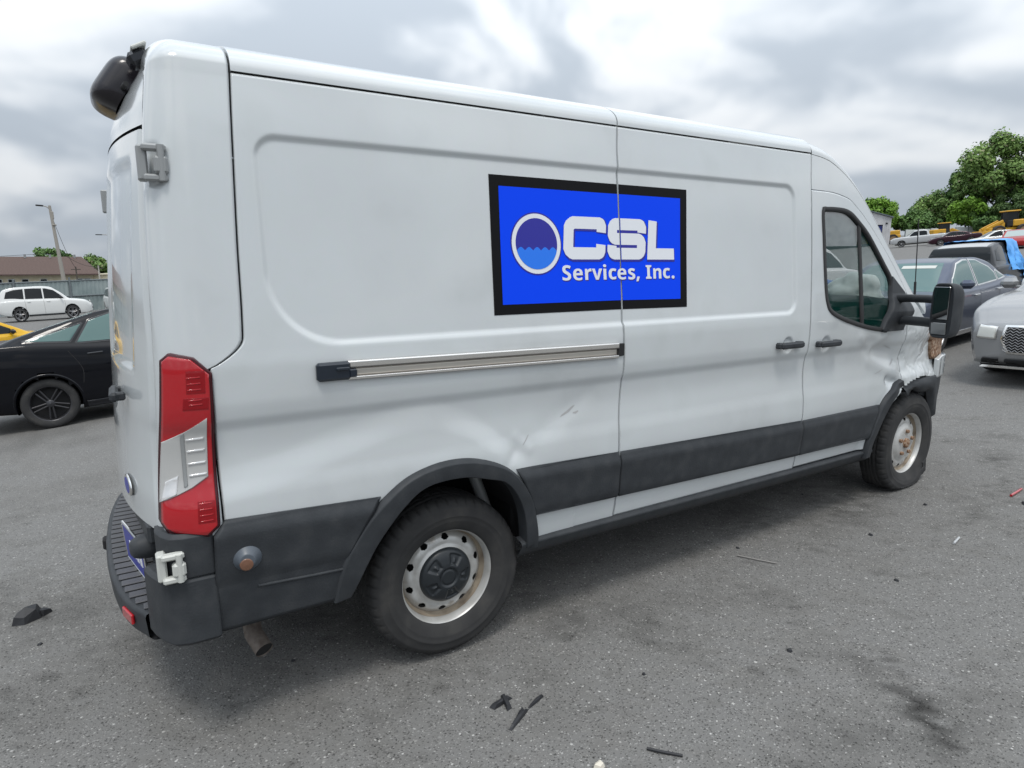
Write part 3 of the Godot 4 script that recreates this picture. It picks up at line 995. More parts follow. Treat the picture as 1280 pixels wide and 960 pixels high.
func pod_mesh() -> ArrayMesh:     # half dome standing on its local yz plane, bulging along +x
	var V := PackedVector3Array()
	var nu := 41
	for j in 18:
		var b := PI / 2 * maxf(j - 1, 0) / 16.0
		for i in nu:
			var a := TAU * i / (nu - 1)
			var c := signf(cos(a)) * pow(absf(cos(a)), .45)
			var d := signf(sin(a)) * pow(absf(sin(a)), .45)
			var r := pow(maxf(cos(b), 0.0), .42)
			V.append(Vector3(pow(sin(b), .75) * .088 - (.02 if j == 0 else 0.0) - .02 * d * r, d * .104 * r, c * .17 * r))
	return grid_from(V, nu, 18, true, PackedByteArray(), true)

func build_front(van: Node, white: Material, blk: Material) -> void:
	# windscreen and roof over the cab
	var V := PackedVector3Array()
	var nu := 60
	var nt := 44
	for j in nt + 1:
		var tt := float(j) / nt * 2.0
		var t := tt if tt <= 1.0 else 2.0 - tt
		for i in nu + 1:
			var x := lerpf(2.40 + GAP, 3.75, float(i) / nu)
			var yr := lut(T_ridge, x)
			var zr := sz(x, yr)
			var rise := lut(PackedFloat32Array([2.4, .185, 2.7, .15, 3.0, .075, 3.4, .05, 3.75, .04]), x)
			var a := roof_arc(t, zr, rise)
			var fx := lut(PackedFloat32Array([2.4, 0.0, 2.8, .10, 3.2, .22, 3.75, .25]), x) * (1.0 - pow(a.y / zr, 2.0))
			V.append(Vector3(x + fx, yr + a.x + .003, a.y * (1.0 if tt <= 1.0 else -1.0)))
	var sk := PackedByteArray()
	var sg := PackedByteArray()
	sk.resize(nu * nt)
	sg.resize(nu * nt)
	for j in nt:
		for i in nu:
			var g := 1 if (i > 21 and i < 59 and j > 4 and j < nt - 5) else 0
			sk[j * nu + i] = g
			sg[j * nu + i] = 1 - g
	obj("cab_roof", grid_from(V, nu + 1, nt + 1, false, sk), white, van)
	obj("windscreen", grid_from(V, nu + 1, nt + 1, false, sg), M.cab_glass, van)
	# bonnet
	var B := PackedVector3Array()
	for j in 33:
		var zf := lerpf(1.0, -1.0, j / 32.0)
		for i in 31:
			var x := lerpf(3.60, 4.62, i / 30.0)
			var ye := lut(PackedFloat32Array([3.6, 1.44, 3.72, 1.345, 3.9, 1.29, 4.1, 1.235, 4.36, 1.12, 4.5, 1.02, 4.62, .9]), x)
			var zw := sz(x, minf(ye, 1.25)) - .03
			var bow := .08 * (1.0 - pow(absf(zf), 2.2))
			var crease := nz.get_noise_2d(x * 300.0, zf * 200.0) * .02 * sstep(0.0, .9, zf)
			B.append(Vector3(x + .1 * (1.0 - zf * zf), ye + bow + crease, zf * zw))
	obj("bonnet", grid_from(B, 31, 33, false), white, van)
	# broken headlight: rusty cavity, a pale shard of housing and a remaining lens rim
	var hl := obj("headlight_cavity", patch(PackedVector2Array([Vector2(3.95, 1.02), Vector2(4.30, 1.0), Vector2(4.30, 1.16), Vector2(4.12, 1.25), Vector2(3.96, 1.29), Vector2(3.90, 1.2)]), func(x, y, o): return Vector3(x, y, sz(x, y) + o), .018, 14, 14, .03), M.rust, van)
	hl.set_meta("label", "rusty hole where the headlight is broken away")
	obj("headlight_shard", patch(PackedVector2Array([Vector2(4.0, .88), Vector2(4.32, .88), Vector2(4.33, 1.03), Vector2(4.12, 1.04), Vector2(4.0, 1.02)]), func(x, y, o): return Vector3(x, y, sz(x, 1.3) + .02 + o), .012, 14, 10, .03), white, van)
	obj("headlight_stub", patch(PackedVector2Array([Vector2(4.0, 1.25), Vector2(4.2, 1.20), Vector2(4.16, 1.30), Vector2(4.02, 1.345)]), func(x, y, o): return Vector3(x, y, sz(x, 1.2) + o), .03, 8, 8, .05), M.white_plastic, van)
	# front bumper, torn at its end
	var fb := obj("front_bumper", front_bumper(), blk, van)
	obj("torn_bumper_edge", joined([[rbox(Vector3(.16, .10, .05), .012), Transform3D(Basis(Vector3(.3, 1, .2).normalized(), .5), Vector3(4.22, .66, .80))], [rbox(Vector3(.05, .26, .04), .01), Transform3D(Basis(Vector3(.1, .2, 1).normalized(), .25), Vector3(4.22, .54, .78))], [rbox(Vector3(.10, .16, .03), .008), Transform3D(Basis(Vector3(1, .3, .5).normalized(), -.5), Vector3(4.14, .46, .80))]]), blk, fb)
	obj("arch_liner_tatters", joined([[rbox(Vector3(.16, .10, .012), .004), Transform3D(Basis(Vector3(.2, 1, .6).normalized(), .6), Vector3(3.52, .88, .97))], [rbox(Vector3(.10, .05, .01), .003), Transform3D(Basis(Vector3(.5, .2, 1).normalized(), .8), Vector3(3.60, .84, .95))]]), M.dark, van)
	# dark engine bay behind the torn parts
	obj("engine_bay", boxes([[Vector3(.55, .5, 1.2), Vector3(4.05, .78, 0), .03]]), M.dark, van)

func front_bumper() -> ArrayMesh:
	var V := PackedVector3Array()
	var ys := [.90, .895, .87, .78, .68, .57, .54]
	var n := 50
	for j in ys.size():
		for i in n + 1:
			var t := float(i) / n
			# plan: along the right side, round the nose, back along the left
			var p := smooth_front(t)
			var cr := 1.0 - sstep(.18, .5, t)
			var w := nz.get_noise_3d(p.x * 140.0, ys[j] * 160.0, p.y * 140.0) * .035 * cr
			var inn := .05 if (j == 0 or j == ys.size() - 1) else 0.0
			var yy: float = ys[j]
			if p.y > 0.0 and p.x < 4.3:
				var low := lin(PackedFloat32Array([3.5, .80, 3.75, .82, 3.9, .79, 4.0, .74, 4.06, .66, 4.12, .58, 4.18, .55, 4.3, .53]), p.x)
				yy = lerpf(low, ys[0], (ys[j] - .54) / (ys[0] - .54)) + (.02 * sin(p.x * 70.0) if j > 4 else 0.0)
			V.append(Vector3(p.x - inn * .5 + w * .5, yy, p.y * (1.0 - inn * .6) + w + .02 * cr))
	return grid_from(V, n + 1, ys.size(), false)

func smooth_front(t: float) -> Vector2:
	var pts := PackedVector2Array([Vector2(3.53, 1.0), Vector2(3.8, .99), Vector2(4.1, .94), Vector2(4.34, .84), Vector2(4.55, .66), Vector2(4.70, .42), Vector2(4.74, 0.0), Vector2(4.70, -.42), Vector2(4.55, -.66), Vector2(4.34, -.84), Vector2(4.1, -.94), Vector2(3.53, -1.0)])
	var f := t * (pts.size() - 1)
	var i := mini(int(f), pts.size() - 2)
	return pts[i].cubic_interpolate(pts[i + 1], pts[maxi(i - 1, 0)], pts[mini(i + 2, pts.size() - 1)], f - i)

func build_rail(van: Node) -> void:
	var rail := Node3D.new()
	rail.name = "door_slide_rail"
	van.add_child(rail)
	var line := func(y: float, off: float) -> Callable: return func(x): return Vector3(x, y - .012 * (x - .2), sz(x, y) + off)
	var mk := func(called: String, y0: float, y1: float, o: float, m: Material, xa: float, xb: float):
		obj(called, patch(PackedVector2Array([Vector2(xa, y0), Vector2(xb, y0), Vector2(xb, y1), Vector2(xa, y1)]), func(x, y, off): return Vector3(x, y - .014 * x, 1.036 + off), o, 24, 4, .012), m, rail)
	mk.call("rail_back", 1.290, 1.362, .003, M.rail_dark, -.43, .87)
	mk.call("rail_upper_lip", 1.336, 1.362, .016, M.rail_metal, -.43, .868)
	mk.call("rail_channel", 1.306, 1.332, .006, M.rail_tan, -.40, .86)
	mk.call("rail_lower_lip", 1.290, 1.303, .015, M.rail_metal, -.43, .868)
	obj("rail_end_cap", joined([[rbox(Vector3(.125, .068, .03), .009), Transform3D(Basis(), Vector3(-.485, 1.333, 1.045))], [rbox(Vector3(.05, .012, .012), .003), Transform3D(Basis(), Vector3(-.455, 1.342, 1.061))], [rbox(Vector3(.03, .03, .02), .004), Transform3D(Basis(), Vector3(-.415, 1.322, 1.048))]]), M.cap_blue_black, rail)
	obj("rail_stop", boxes([[Vector3(.04, .06, .012), Vector3(.888, 1.315, 1.04), .003]]), M.dark, rail)

func build_sign(van: Node) -> void:
	# vinyl sign; split where the door gap crosses it
	var z_of := func(x, y, o): return Vector3(x, y, sz(x, y) + o)
	var sg := Node3D.new()
	sg.name = "vinyl_sign"
	van.add_child(sg)
	sg.set_meta("label", "blue vinyl sign with black border reading CSL Services, Inc.")
	var gap := func(y): return lut(T_seam_slide, y)
	var quad := func(called: String, a: Vector2, b: Vector2, c: Vector2, d: Vector2, o: float, m: Material):
		# a bottom left, b bottom right, c top right, d top left; cut in two at the gap
		var gb: float = gap.call(b.y); var gt: float = gap.call(c.y)
		obj(called, patch(PackedVector2Array([a, Vector2(gb - GAP - .001, a.y), Vector2(gt - GAP - .001, d.y), d]), z_of, o, 16, 16), m, sg)
		obj(called, patch(PackedVector2Array([Vector2(gb + GAP + .001, a.y), b, c, Vector2(gt + GAP + .001, d.y)]), z_of, o, 16, 16), m, sg)
	quad.call("sign_border", Vector2(.212, 1.504), Vector2(1.345, 1.50), Vector2(1.365, 2.083), Vector2(.222, 2.083), .0015, M.sign_black)
	quad.call("sign_field", Vector2(.256, 1.547), Vector2(1.300, 1.542), Vector2(1.317, 2.038), Vector2(.266, 2.038), .0025, M.sign_blue)
	var place := func(h: float) -> Callable: return func(x, y, z): return Vector3(x, y, sz(x, y) + h + z)
	var oval := func(cx: float, cy: float, rx: float, ry: float) -> PackedVector2Array:
		var p := PackedVector2Array()
		for i in 64: p.append(Vector2(cx + rx * cos(TAU * i / 64), cy + ry * sin(TAU * i / 64)))
		return p
	var c0 := Vector2(.443, 1.803)
	obj("logo_ring_shadow", prism(oval.call(c0.x, c0.y, .133, .134), .0006, place.call(.0028)), M.sign_navy, sg)
	obj("logo_ring", prism(oval.call(c0.x, c0.y, .127, .128), .0008, place.call(.0031)), M.sign_white, sg)
	obj("logo_sky", prism(oval.call(c0.x, c0.y, .108, .109), .0008, place.call(.0036)), M.sign_navy, sg)
	var sea := PackedVector2Array()
	for i in 33:
		var x := lerpf(-.104, .104, i / 32.0)
		sea.append(c0 + Vector2(x, -.018 + .016 * absf(sin((x + .104) / .208 * PI * 5.0)) - .012))
	var whole: PackedVector2Array = oval.call(c0.x, c0.y, .108, .109)
	sea.append(c0 + Vector2(.2, -.2)); sea.append(c0 + Vector2(-.2, -.2))
	for q in Geometry2D.intersect_polygons(whole, sea):
		obj("logo_sea", prism(q, .0008, place.call(.0042)), M.sign_sea, sg)
	# big letters as strokes
	var slant := func(p: PackedVector2Array, x0: float, y0: float, w: float, h: float) -> PackedVector2Array:
		var o := PackedVector2Array()
		for v in p: o.append(Vector2(x0 + v.x * w + .012 * v.y, y0 + v.y * h))
		return o
	var half := .027
	var strokes := [
		[PackedVector2Array([Vector2(1, .70), Vector2(1, .95), Vector2(.95, 1), Vector2(.12, 1), Vector2(0, .88), Vector2(0, .12), Vector2(.12, 0), Vector2(.95, 0), Vector2(1, .06), Vector2(1, .30)]), .609, .186],
		[PackedVector2Array([Vector2(1, .72), Vector2(1, .95), Vector2(.93, 1), Vector2(.08, 1), Vector2(0, .92), Vector2(0, .58), Vector2(.08, .5), Vector2(.92, .5), Vector2(1, .42), Vector2(1, .08), Vector2(.92, 0), Vector2(.07, 0), Vector2(0, .06), Vector2(0, .28)]), .862, .182],
		[PackedVector2Array([Vector2(0, 1.16), Vector2(0, 0), Vector2(1.16, 0)]), 1.112, .130]]
	var y0 := 1.764
	var hh := .136
	var names := ["C", "S", "L"]
	for i in 3:
		var path: PackedVector2Array = slant.call(strokes[i][0], strokes[i][1], y0, strokes[i][2], hh)
		for e in [[.005, Vector2(.004, -.005), .0029, M.sign_navy, "letter_outline"], [0.0, Vector2.ZERO, .0034, M.sign_white, "letter"]]:
			var polys := Geometry2D.offset_polyline(path, half + e[0], Geometry2D.JOIN_MITER if i == 2 else Geometry2D.JOIN_ROUND, Geometry2D.END_BUTT)
			for q in polys:
				if Geometry2D.is_polygon_clockwise(q): continue
				var moved := PackedVector2Array()
				for v in q: moved.append(v + e[1])
				for half_ in cut_at_gap(moved):
					obj(e[4], prism(half_, .0008, place.call(e[2])), e[3], sg)
	# small line of lettering
	var tilt := -atan2(sz(.6, 1.66) - sz(.6, 1.75), .09)
	for e in [[Vector3(.004, -.005, 0), .0030, M.sign_navy, "small_lettering_outline"], [Vector3.ZERO, .0036, M.sign_white, "small_lettering"]]:
		var bs := Basis(Vector3.RIGHT, -atan2(sz(.6, 1.64) - sz(.6, 1.74), .10))
		var tm := text_mesh("Services, Inc.", .086, .001)
		var o := obj(e[3], tm, e[2], sg, Transform3D(bs.scaled_local(Vector3(1.0, 1.0, 1.0)), Vector3(.917, 1.676, sz(.6, 1.676) + e[1]) + e[0]))
		var w: float = tm.get_aabb().size.x
		o.transform.basis = bs.scaled_local(Vector3(.690 / w, 1.06, 1.0))

func cut_at_gap(p: PackedVector2Array) -> Array:
	var g0 := lut(T_seam_slide, 1.7) - GAP - .001
	var g1 := lut(T_seam_slide, 1.7) + GAP + .001
	var lo := 1e9
	var hi := -1e9
	for v in p: lo = minf(lo, v.x); hi = maxf(hi, v.x)
	if hi < g0 or lo > g1: return [p]
	var out := []
	for b in [[lo - 1.0, g0], [g1, hi + 1.0]]:
		for q in Geometry2D.intersect_polygons(p, PackedVector2Array([Vector2(b[0], 0), Vector2(b[1], 0), Vector2(b[1], 4), Vector2(b[0], 4)])):
			out.append(q)
	return out

func build_mirror(van: Node) -> void:
	var blk: Material = M.black_plastic
	# sail triangle on the door
	var sail := obj("mirror_sail", patch(PackedVector2Array([Vector2(3.13, 1.272), Vector2(3.40, 1.27), Vector2(3.44, 1.40), Vector2(3.44, 1.52), Vector2(3.29, 1.63), Vector2(3.24, 1.46)]), func(x, y, o): return Vector3(x, y, sz(x, y) + o + .05 * (1.0 - sstep(0.0, .12, absf(y - 1.40))) * sstep(3.15, 3.3, x)), .012, 14, 16, .03), blk, van)
	for e in [[1.49, .026], [1.345, .03]]:
		obj("mirror_arm", tube(PackedVector3Array([Vector3(3.34, e[0] - .01, .98), Vector3(3.30, e[0], 1.10), Vector3(3.24, e[0] + .003, 1.24), Vector3(3.20, e[0], 1.34)]), e[1], 14), blk, sail)
	var base := Transform3D(Basis(Vector3.UP, -.16), Vector3(3.16, 1.432, 1.405))
	var shell := obj("mirror_housing", mirror_shell(), blk, sail, base)
	obj("mirror_glass", rbox(Vector3(.006, .195, .096), .002), M.mirror_glass, shell, Transform3D(Basis(), Vector3(-.0655, .045, -.006)))
	obj("spot_mirror", rbox(Vector3(.006, .072, .092), .002), M.mirror_glass, shell, Transform3D(Basis(Vector3(0, 0, 1), .08), Vector3(-.0655, -.108, -.006)))

func mirror_shell() -> ArrayMesh:
	var V := PackedVector3Array()
	var nu := 49
	var prof := [[-.062, .92, 1], [-.066, .96, 0], [-.062, 1.0, 0], [-.02, 1.0, 0], [.02, .96, 0], [.05, .82, 0], [.066, .5, 0], [.07, .02, 0]]
	V.append_array(ring_rr(-.058, .02, nu)); V.append_array(ring_rr(-.058, .9, nu))
	for e in prof: V.append_array(ring_rr(e[0], e[1], nu))
	return grid_from(V, nu, prof.size() + 2, false, PackedByteArray(), true)

func ring_rr(x: float, s: float, nu: int) -> PackedVector3Array:
	var o := PackedVector3Array()
	for i in nu:
		var a := TAU * i / (nu - 1)
		var c := signf(cos(a)) * pow(absf(cos(a)), .45)
		var d := signf(sin(a)) * pow(absf(sin(a)), .45)
		o.append(Vector3(x, d * .165 * s, c * .068 * s))
	return o

func build_cabin(van: Node) -> void:
	var cab := Node3D.new()
	cab.name = "cabin"
	van.add_child(cab)
	obj("bulkhead", rbox(Vector3(.03, 1.5, 1.78), .01), M.cabin, cab, Transform3D(Basis(), Vector3(2.36, 1.28, 0)))
	obj("cabin_floor", rbox(Vector3(1.5, .05, 1.8), .01), M.cabin, cab, Transform3D(Basis(), Vector3(3.1, .55, 0)))
	obj("headlining", rbox(Vector3(.55, .02, 1.5), .005), M.headlining, cab, Transform3D(Basis(Vector3.FORWARD, .06), Vector3(2.66, 2.27, 0)))
	obj("dashboard", boxes([[Vector3(.5, .14, 1.7), Vector3(3.52, 1.40, 0), .05, Basis(Vector3.FORWARD, .12)], [Vector3(.34, .5, 1.7), Vector3(3.56, 1.05, 0), .06], [Vector3(.2, .4, .4), Vector3(3.33, .98, 0), .04]]), M.cabin, cab)
	obj("door_lining", boxes([[Vector3(.9, .62, .04), Vector3(2.95, .98, .93), .02], [Vector3(.5, .07, .08), Vector3(2.85, 1.10, .88), .02]]), M.cabin, cab)
	obj("door_lining", boxes([[Vector3(.9, .62, .04), Vector3(2.95, .98, -.93), .02]]), M.cabin, cab)
	for zz in [.5, -.5]:
		var st := obj("seat", boxes([[Vector3(.52, .16, .5), Vector3(2.72, .98, zz), .06], [Vector3(.16, .66, .5), Vector3(2.5, 1.35, zz), .07, Basis(Vector3.FORWARD, -.18)]]), M.seat_cloth, cab)
		obj("headrest", rbox(Vector3(.1, .2, .28), .05), M.seat_cloth, st, Transform3D(Basis(Vector3.FORWARD, -.15), Vector3(2.43, 1.77, zz)))
	var rim := PackedVector3Array()
	for i in 33: rim.append(Vector3(.0, .19 * cos(TAU * i / 32), .19 * sin(TAU * i / 32)))
	var sw := obj("steering_wheel", tube(rim, .015, 8, false), M.cabin, cab, Transform3D(Basis(Vector3.FORWARD, .5), Vector3(3.2, 1.36, -.45)))
	obj("steering_hub", boxes([[Vector3(.05, .14, .16), Vector3(.02, 0, 0), .03], [Vector3(.02, .035, .36), Vector3(.02, 0, 0), .01]]), M.cabin, sw)
	# spent airbags hanging down
	obj("airbag", airbag(Vector3(.26, .30, .40), 3), M.airbag, cab, Transform3D(Basis(Vector3.FORWARD, .7), Vector3(3.58, 1.50, .55)))
	obj("curtain_airbag", airbag(Vector3(.62, .50, .10), 8), M.airbag, cab, Transform3D(Basis(Vector3.FORWARD, .25), Vector3(2.88, 1.82, -.82)))

func airbag(s: Vector3, sd: int) -> ArrayMesh:
	var V := PackedVector3Array()
	for j in 21:
		var b := -PI / 2 + PI * j / 20.0
		for i in 33:
			var a := TAU * i / 32
			var p := Vector3(cos(a) * cos(b), sin(b), sin(a) * cos(b))
			var w := 1.0 + .35 * nz.get_noise_3d(p.x * 90.0 + sd * 50.0, p.y * 90.0, p.z * 90.0)
			V.append(p * s * .5 * w)
	return grid_from(V, 33, 21, true, PackedByteArray(), true)

# wheel about its local z axis, outer face towards +z
func make_wheel(w: Node3D, capped: bool, flat_h: float) -> void:
	var prof := PackedVector2Array([Vector2(.213, .080), Vector2(.219, .093), Vector2(.228, .100), Vector2(.245, .109), Vector2(.262, .1145), Vector2(.266, .1165), Vector2(.270, .1155), Vector2(.284, .1185), Vector2(.286, .1205), Vector2(.292, .1205), Vector2(.294, .1185), Vector2(.308, .1165), Vector2(.318, .114), Vector2(.322, .1145), Vector2(.326, .112), Vector2(.337, .105), Vector2(.345, .098), Vector2(.351, .088), Vector2(.354, .076), Vector2(.3555, .062), Vector2(.3565, .050), Vector2(.350, .047), Vector2(.350, .041), Vector2(.357, .038), Vector2(.3575, .018), Vector2(.351, .015), Vector2(.351, .009), Vector2(.358, .006)])
	var full := PackedVector2Array(prof)
	for i in range(prof.size() - 1, -1, -1): full.append(Vector2(prof[i].x, -prof[i].y))
	var seg := 288
	var V := PackedVector3Array()
	for j in full.size():
		var p := Vector2(.213 + (full[j].x - .213) * 1.045, full[j].y * 1.09)
		for i in seg + 1:
			var r := p.x
			var ii := i % seg
			var az := absf(p.y)
			if r > .341 and az > .065:
				if ii % 6 == 0: r -= .008 if az < .108 else .004
			elif r > .36 and az > .03 and az < .065:
				if ii % 8 == 3: r -= .005
			elif r > .36 and ii % 6 == 4: r -= .004
			var a := TAU * ii / seg
			var q := Vector3(r * cos(a), r * sin(a), p.y)
			if flat_h > 0.0:
				var low := -(flat_h - .006)
				var under := low - q.y
				if q.y < low + .10:
					var sq := sstep(low + .10, low, q.y)
					q.z += signf(q.z) * .028 * sq
				if under > 0.0:
					q.y = low + .0015 * sin(q.x * 90.0)
					q.z += signf(q.z) * under * .5
					q.x *= 1.0 + under * .5
			V.append(q)
	obj("tyre", grid_from(V, seg + 1, full.size(), true, PackedByteArray(), true), M.tyre, w)
	if flat_h > 0.0:
		obj("torn_rubber", joined([[rbox(Vector3(.13, .045, .03), .006), Transform3D(Basis(Vector3(0, 0, 1), .5), Vector3(.20, -.255, .125))], [rbox(Vector3(.06, .11, .02), .004), Transform3D(Basis(Vector3(.3, .3, 1).normalized(), .4), Vector3(.262, -.215, .12))], [rbox(Vector3(.03, .05, .01), .003), Transform3D(Basis(Vector3(.2, .6, 1).normalized(), -.5), Vector3(.205, -.245, .12))], [rbox(Vector3(.07, .02, .05), .004), Transform3D(Basis(Vector3(.2, 1, 0).normalized(), .5), Vector3(.13, -.295, .12))]]), M.tyre, w)
	# rim: outer lip, rusty barrel, pierced disc
	var rim := obj("rim", lathe(PackedVector2Array([Vector2(.196, -.09), Vector2(.205, .055), Vector2(.207, .072), Vector2(.211, .087), Vector2(.216, .096), Vector2(.221, .099), Vector2(.2255, .096), Vector2(.226, .088), Vector2(.222, .080)]), 96, true), M.steel_rim, w)
	obj("rim_barrel", lathe(PackedVector2Array([Vector2(.1925, .026), Vector2(.2025, .034), Vector2(.2045, .056)]), 96, true), M.rusty_barrel, rim)
	var dp := PackedVector2Array()
	var lutp := PackedFloat32Array([.0, .085, .075, .085, .105, .080, .128, .064, .14, .056, .15, .056, .165, .052, .18, .040, .192, .026, .1965, .016])
	for i in 60: dp.append(Vector2(lerpf(.03, .1965, i / 59.0), 0))
	var seg2 := 360
	var D := PackedVector3Array()
	for p in dp:
		for i in seg2 + 1:
			var a := TAU * (i % seg2) / seg2
			# shallow swelling between the holes
			var bump := .004 * cos(a * 10.0) * gauss(p.x, 0, .168, 0, .02)
			D.append(Vector3(p.x * cos(a), p.x * sin(a), lut(lutp, p.x) - bump))
	var skip := PackedByteArray()
	skip.resize(seg2 * 59)
	for j in 59:
		for i in seg2:
			var a := TAU * (i + .5) / seg2 * 10.0
			var da := wrapf(a, -PI, PI) / 10.0
			var r := (dp[j].x + dp[j + 1].x) * .5
			if Vector2(da * r / .0165, (r - .170) / .0135).length() < 1.0: skip[j * seg2 + i] = 1
	obj("disc", grid_from(D, seg2 + 1, 60, true, skip, true), M.steel_rim, rim, Transform3D(Basis(Vector3(0, 0, 1), .25), Vector3.ZERO))
	obj("brake_drum", lathe(PackedVector2Array([Vector2(0, -.01), Vector2(.185, -.01), Vector2(.188, -.09)]), 40, true), M.dark, rim)
	if capped:
		var C := PackedVector3Array()
		var cl := PackedFloat32Array([0.0, .104, .030, .104, .034, .100, .040, .100, .044, .106, .05, .107, .085, .100, .112, .088, .122, .078, .126, .066])
		for j in 40:
			var r := maxf(.126 * j / 39.0, .0005)
			for i in 121:
				var a := TAU * i / 120
				var z := lut(cl, r)
				var lobe := absf(wrapf(a * 5.0 + .6, -PI, PI)) / 5.0
				if r > .055 and r < .108:
					z -= .008 * (1.0 - sstep(.26, .33, lobe)) * sstep(.055, .063, r) * (1.0 - sstep(.100, .108, r))
					z += .006 * (1.0 - sstep(.05, .09, lobe)) * sstep(.062, .068, r) * (1.0 - sstep(.082, .09, r))
				C.append(Vector3(r * cos(a), r * sin(a), z))
		obj("hub_cap", grid_from(C, 121, 40, true, PackedByteArray(), true), M.cap_black, rim)
	else:
		obj("hub", lathe(PackedVector2Array([Vector2(0, .088), Vector2(.030, .088), Vector2(.034, .080), Vector2(.036, .05), Vector2(.07, .048), Vector2(.078, .036), Vector2(.08, .02)]), 32, true), M.rust, rim, Transform3D(Basis(), Vector3(0, 0, .02)))
		for i in 5:
			var a := TAU * i / 5 + .3
			obj("wheel_nut", lathe(PackedVector2Array([Vector2(0, .024), Vector2(.012, .024), Vector2(.014, .02), Vector2(.014, 0)]), 6, true), M.rust, rim, Transform3D(Basis(), Vector3(.085 * cos(a), .085 * sin(a), .083)))

# ================================================================ THE GROUND
var T_slope := PackedFloat32Array([-3.0, 0.0, -.5, .004, 1.5, .022, 2.9, .075, 5.0, .20, 7.0, .35, 10.0, .49, 14.0, .66, 20.0, 1.06, 30.0, 1.95, 45.0, 3.4, 55.0, 4.35, 75.0, 5.9, 500.0, 40.0])

func H(x: float, z: float) -> float:        # the yard falls to one side and climbs to the other
	var a := (x + 1.129) * .8541 + (z - 3.355) * .5201
	var l := 0.0
	if a < -30.0: l = -.1 * (-a - 2.0) + .06 * (-a - 9.0)
	elif a < 8.0: l = -.1 * log(1.0 + exp(-a - 2.0)) + .06 * log(1.0 + exp(-a - 9.0))
	return lut(T_slope, a) + l

func place(x: float, z: float, yaw: float, s := Vector3.ONE) -> Transform3D:    # stands a vehicle on the slope
	var f := Vector3(cos(yaw), 0, -sin(yaw))
	var r := Vector3(sin(yaw), 0, cos(yaw))
	var dx := (H(x + f.x * 1.4, z + f.z * 1.4) - H(x - f.x * 1.4, z - f.z * 1.4)) / 2.8
	var dz := (H(x + r.x * .8, z + r.z * .8) - H(x - r.x * .8, z - r.z * .8)) / 1.6
	var X := Vector3(f.x, dx, f.z).normalized()
	var Z := Vector3(r.x, dz, r.z).normalized()
	var Y := Z.cross(X).normalized()
	Z = X.cross(Y)
	var my := (H(x + f.x * 1.4 + r.x * .7, z + f.z * 1.4 + r.z * .7) + H(x - f.x * 1.4 - r.x * .7, z - f.z * 1.4 - r.z * .7) + H(x + f.x * 1.4 - r.x * .7, z + f.z * 1.4 - r.z * .7) + H(x - f.x * 1.4 + r.x * .7, z - f.z * 1.4 + r.z * .7)) / 4.0
	return Transform3D(Basis(X * s.x, Y * s.y, Z * s.z), Vector3(x, my, z))

func asphalt_texture() -> Array:
	var N := 1024
	var r := RandomNumberGenerator.new()
	r.seed = 21
	var hmap := PackedFloat32Array()
	var col := PackedFloat32Array()
	hmap.resize(N * N)
	col.resize(N * N)
	var fn := FastNoiseLite.new()
	fn.seed = 5
	fn.frequency = .035
	fn.fractal_octaves = 3
	for i in N * N:
		col[i] = .165 + (r.randf() - .5) * .02
		hmap[i] = .30 + r.randf() * .08
	# stones of several sizes pressed into the binder
	for q in [[26000, 1.0, 1.9], [9000, 1.8, 3.0], [1500, 2.8, 4.3]]:
		for kx in q[0]:
			var cx := r.randi() % N
			var cy := r.randi() % N
			var ra := r.randf_range(q[1], q[2])
			var st := r.randf_range(.6, 1.0)
			var an := r.randf() * PI
			var ca := cos(an)
			var sa := sin(an)
			var tone := r.randfn(.2, .05)
			if r.randf() < .05: tone = r.randf_range(.36, .52)
			elif r.randf() < .12: tone = r.randf_range(.07, .11)
			var hh := r.randf_range(.45, .8)
			var R := int(ceil(ra))
			for dy in range(-R, R + 1):
				for dx in range(-R, R + 1):
					var u := (dx * ca + dy * sa) / ra
					var v := (-dx * sa + dy * ca) / (ra * st)
					var d := u * u + v * v
					if d < 1.0:
						var ix := ((cy + dy) & (N - 1)) * N + ((cx + dx) & (N - 1))
						col[ix] = lerpf(col[ix], tone, .85)
						hmap[ix] = maxf(hmap[ix], hh * (1.0 - .5 * d * d))
	# open pores
	for kx in 5200:
		var cx := r.randi() % N
		var cy := r.randi() % N
		var ra := r.randf_range(.8, 2.1)
		for dy in range(-2, 3):
			for dx in range(-2, 3):
				if dx * dx + dy * dy < ra * ra:
					var ix := ((cy + dy) & (N - 1)) * N + ((cx + dx) & (N - 1))
					col[ix] *= .5
					hmap[ix] = .05
	var A := PackedByteArray()
	var B := PackedByteArray()
	A.resize(N * N * 3)
	B.resize(N * N)
	for i in N * N:
		var c := clampf(col[i], .02, .6)
		var sr := pow(c, 1.0 / 2.2)
		A[i * 3] = int(clampf(sr * 1.006, 0, 1) * 255)
		A[i * 3 + 1] = int(sr * 255)
		A[i * 3 + 2] = int(sr * .985 * 255)
		B[i] = int(hmap[i] * 255)
	var img := Image.create_from_data(N, N, false, Image.FORMAT_RGB8, A)
	var bump := Image.create_from_data(N, N, false, Image.FORMAT_L8, B)
	bump.convert(Image.FORMAT_RGBA8)
	bump.bump_map_to_normal_map(3.0)
	return [ImageTexture.create_from_image(img), ImageTexture.create_from_image(bump)]

func axis(lo: float, hi: float, a: float, b: float, fine: float) -> PackedFloat32Array:
	var o := PackedFloat32Array()
	var x := a
	var s := fine
	var left := []
	while x > lo:
		s *= 1.13
		x -= s
		left.append(x)
	left.reverse()
	for v in left: o.append(v)
	x = a
	while x < b:
		o.append(x)
		x += fine
	s = fine
	while x < hi:
		o.append(x)
		s *= 1.13
		x += s
	o.append(hi)
	return o

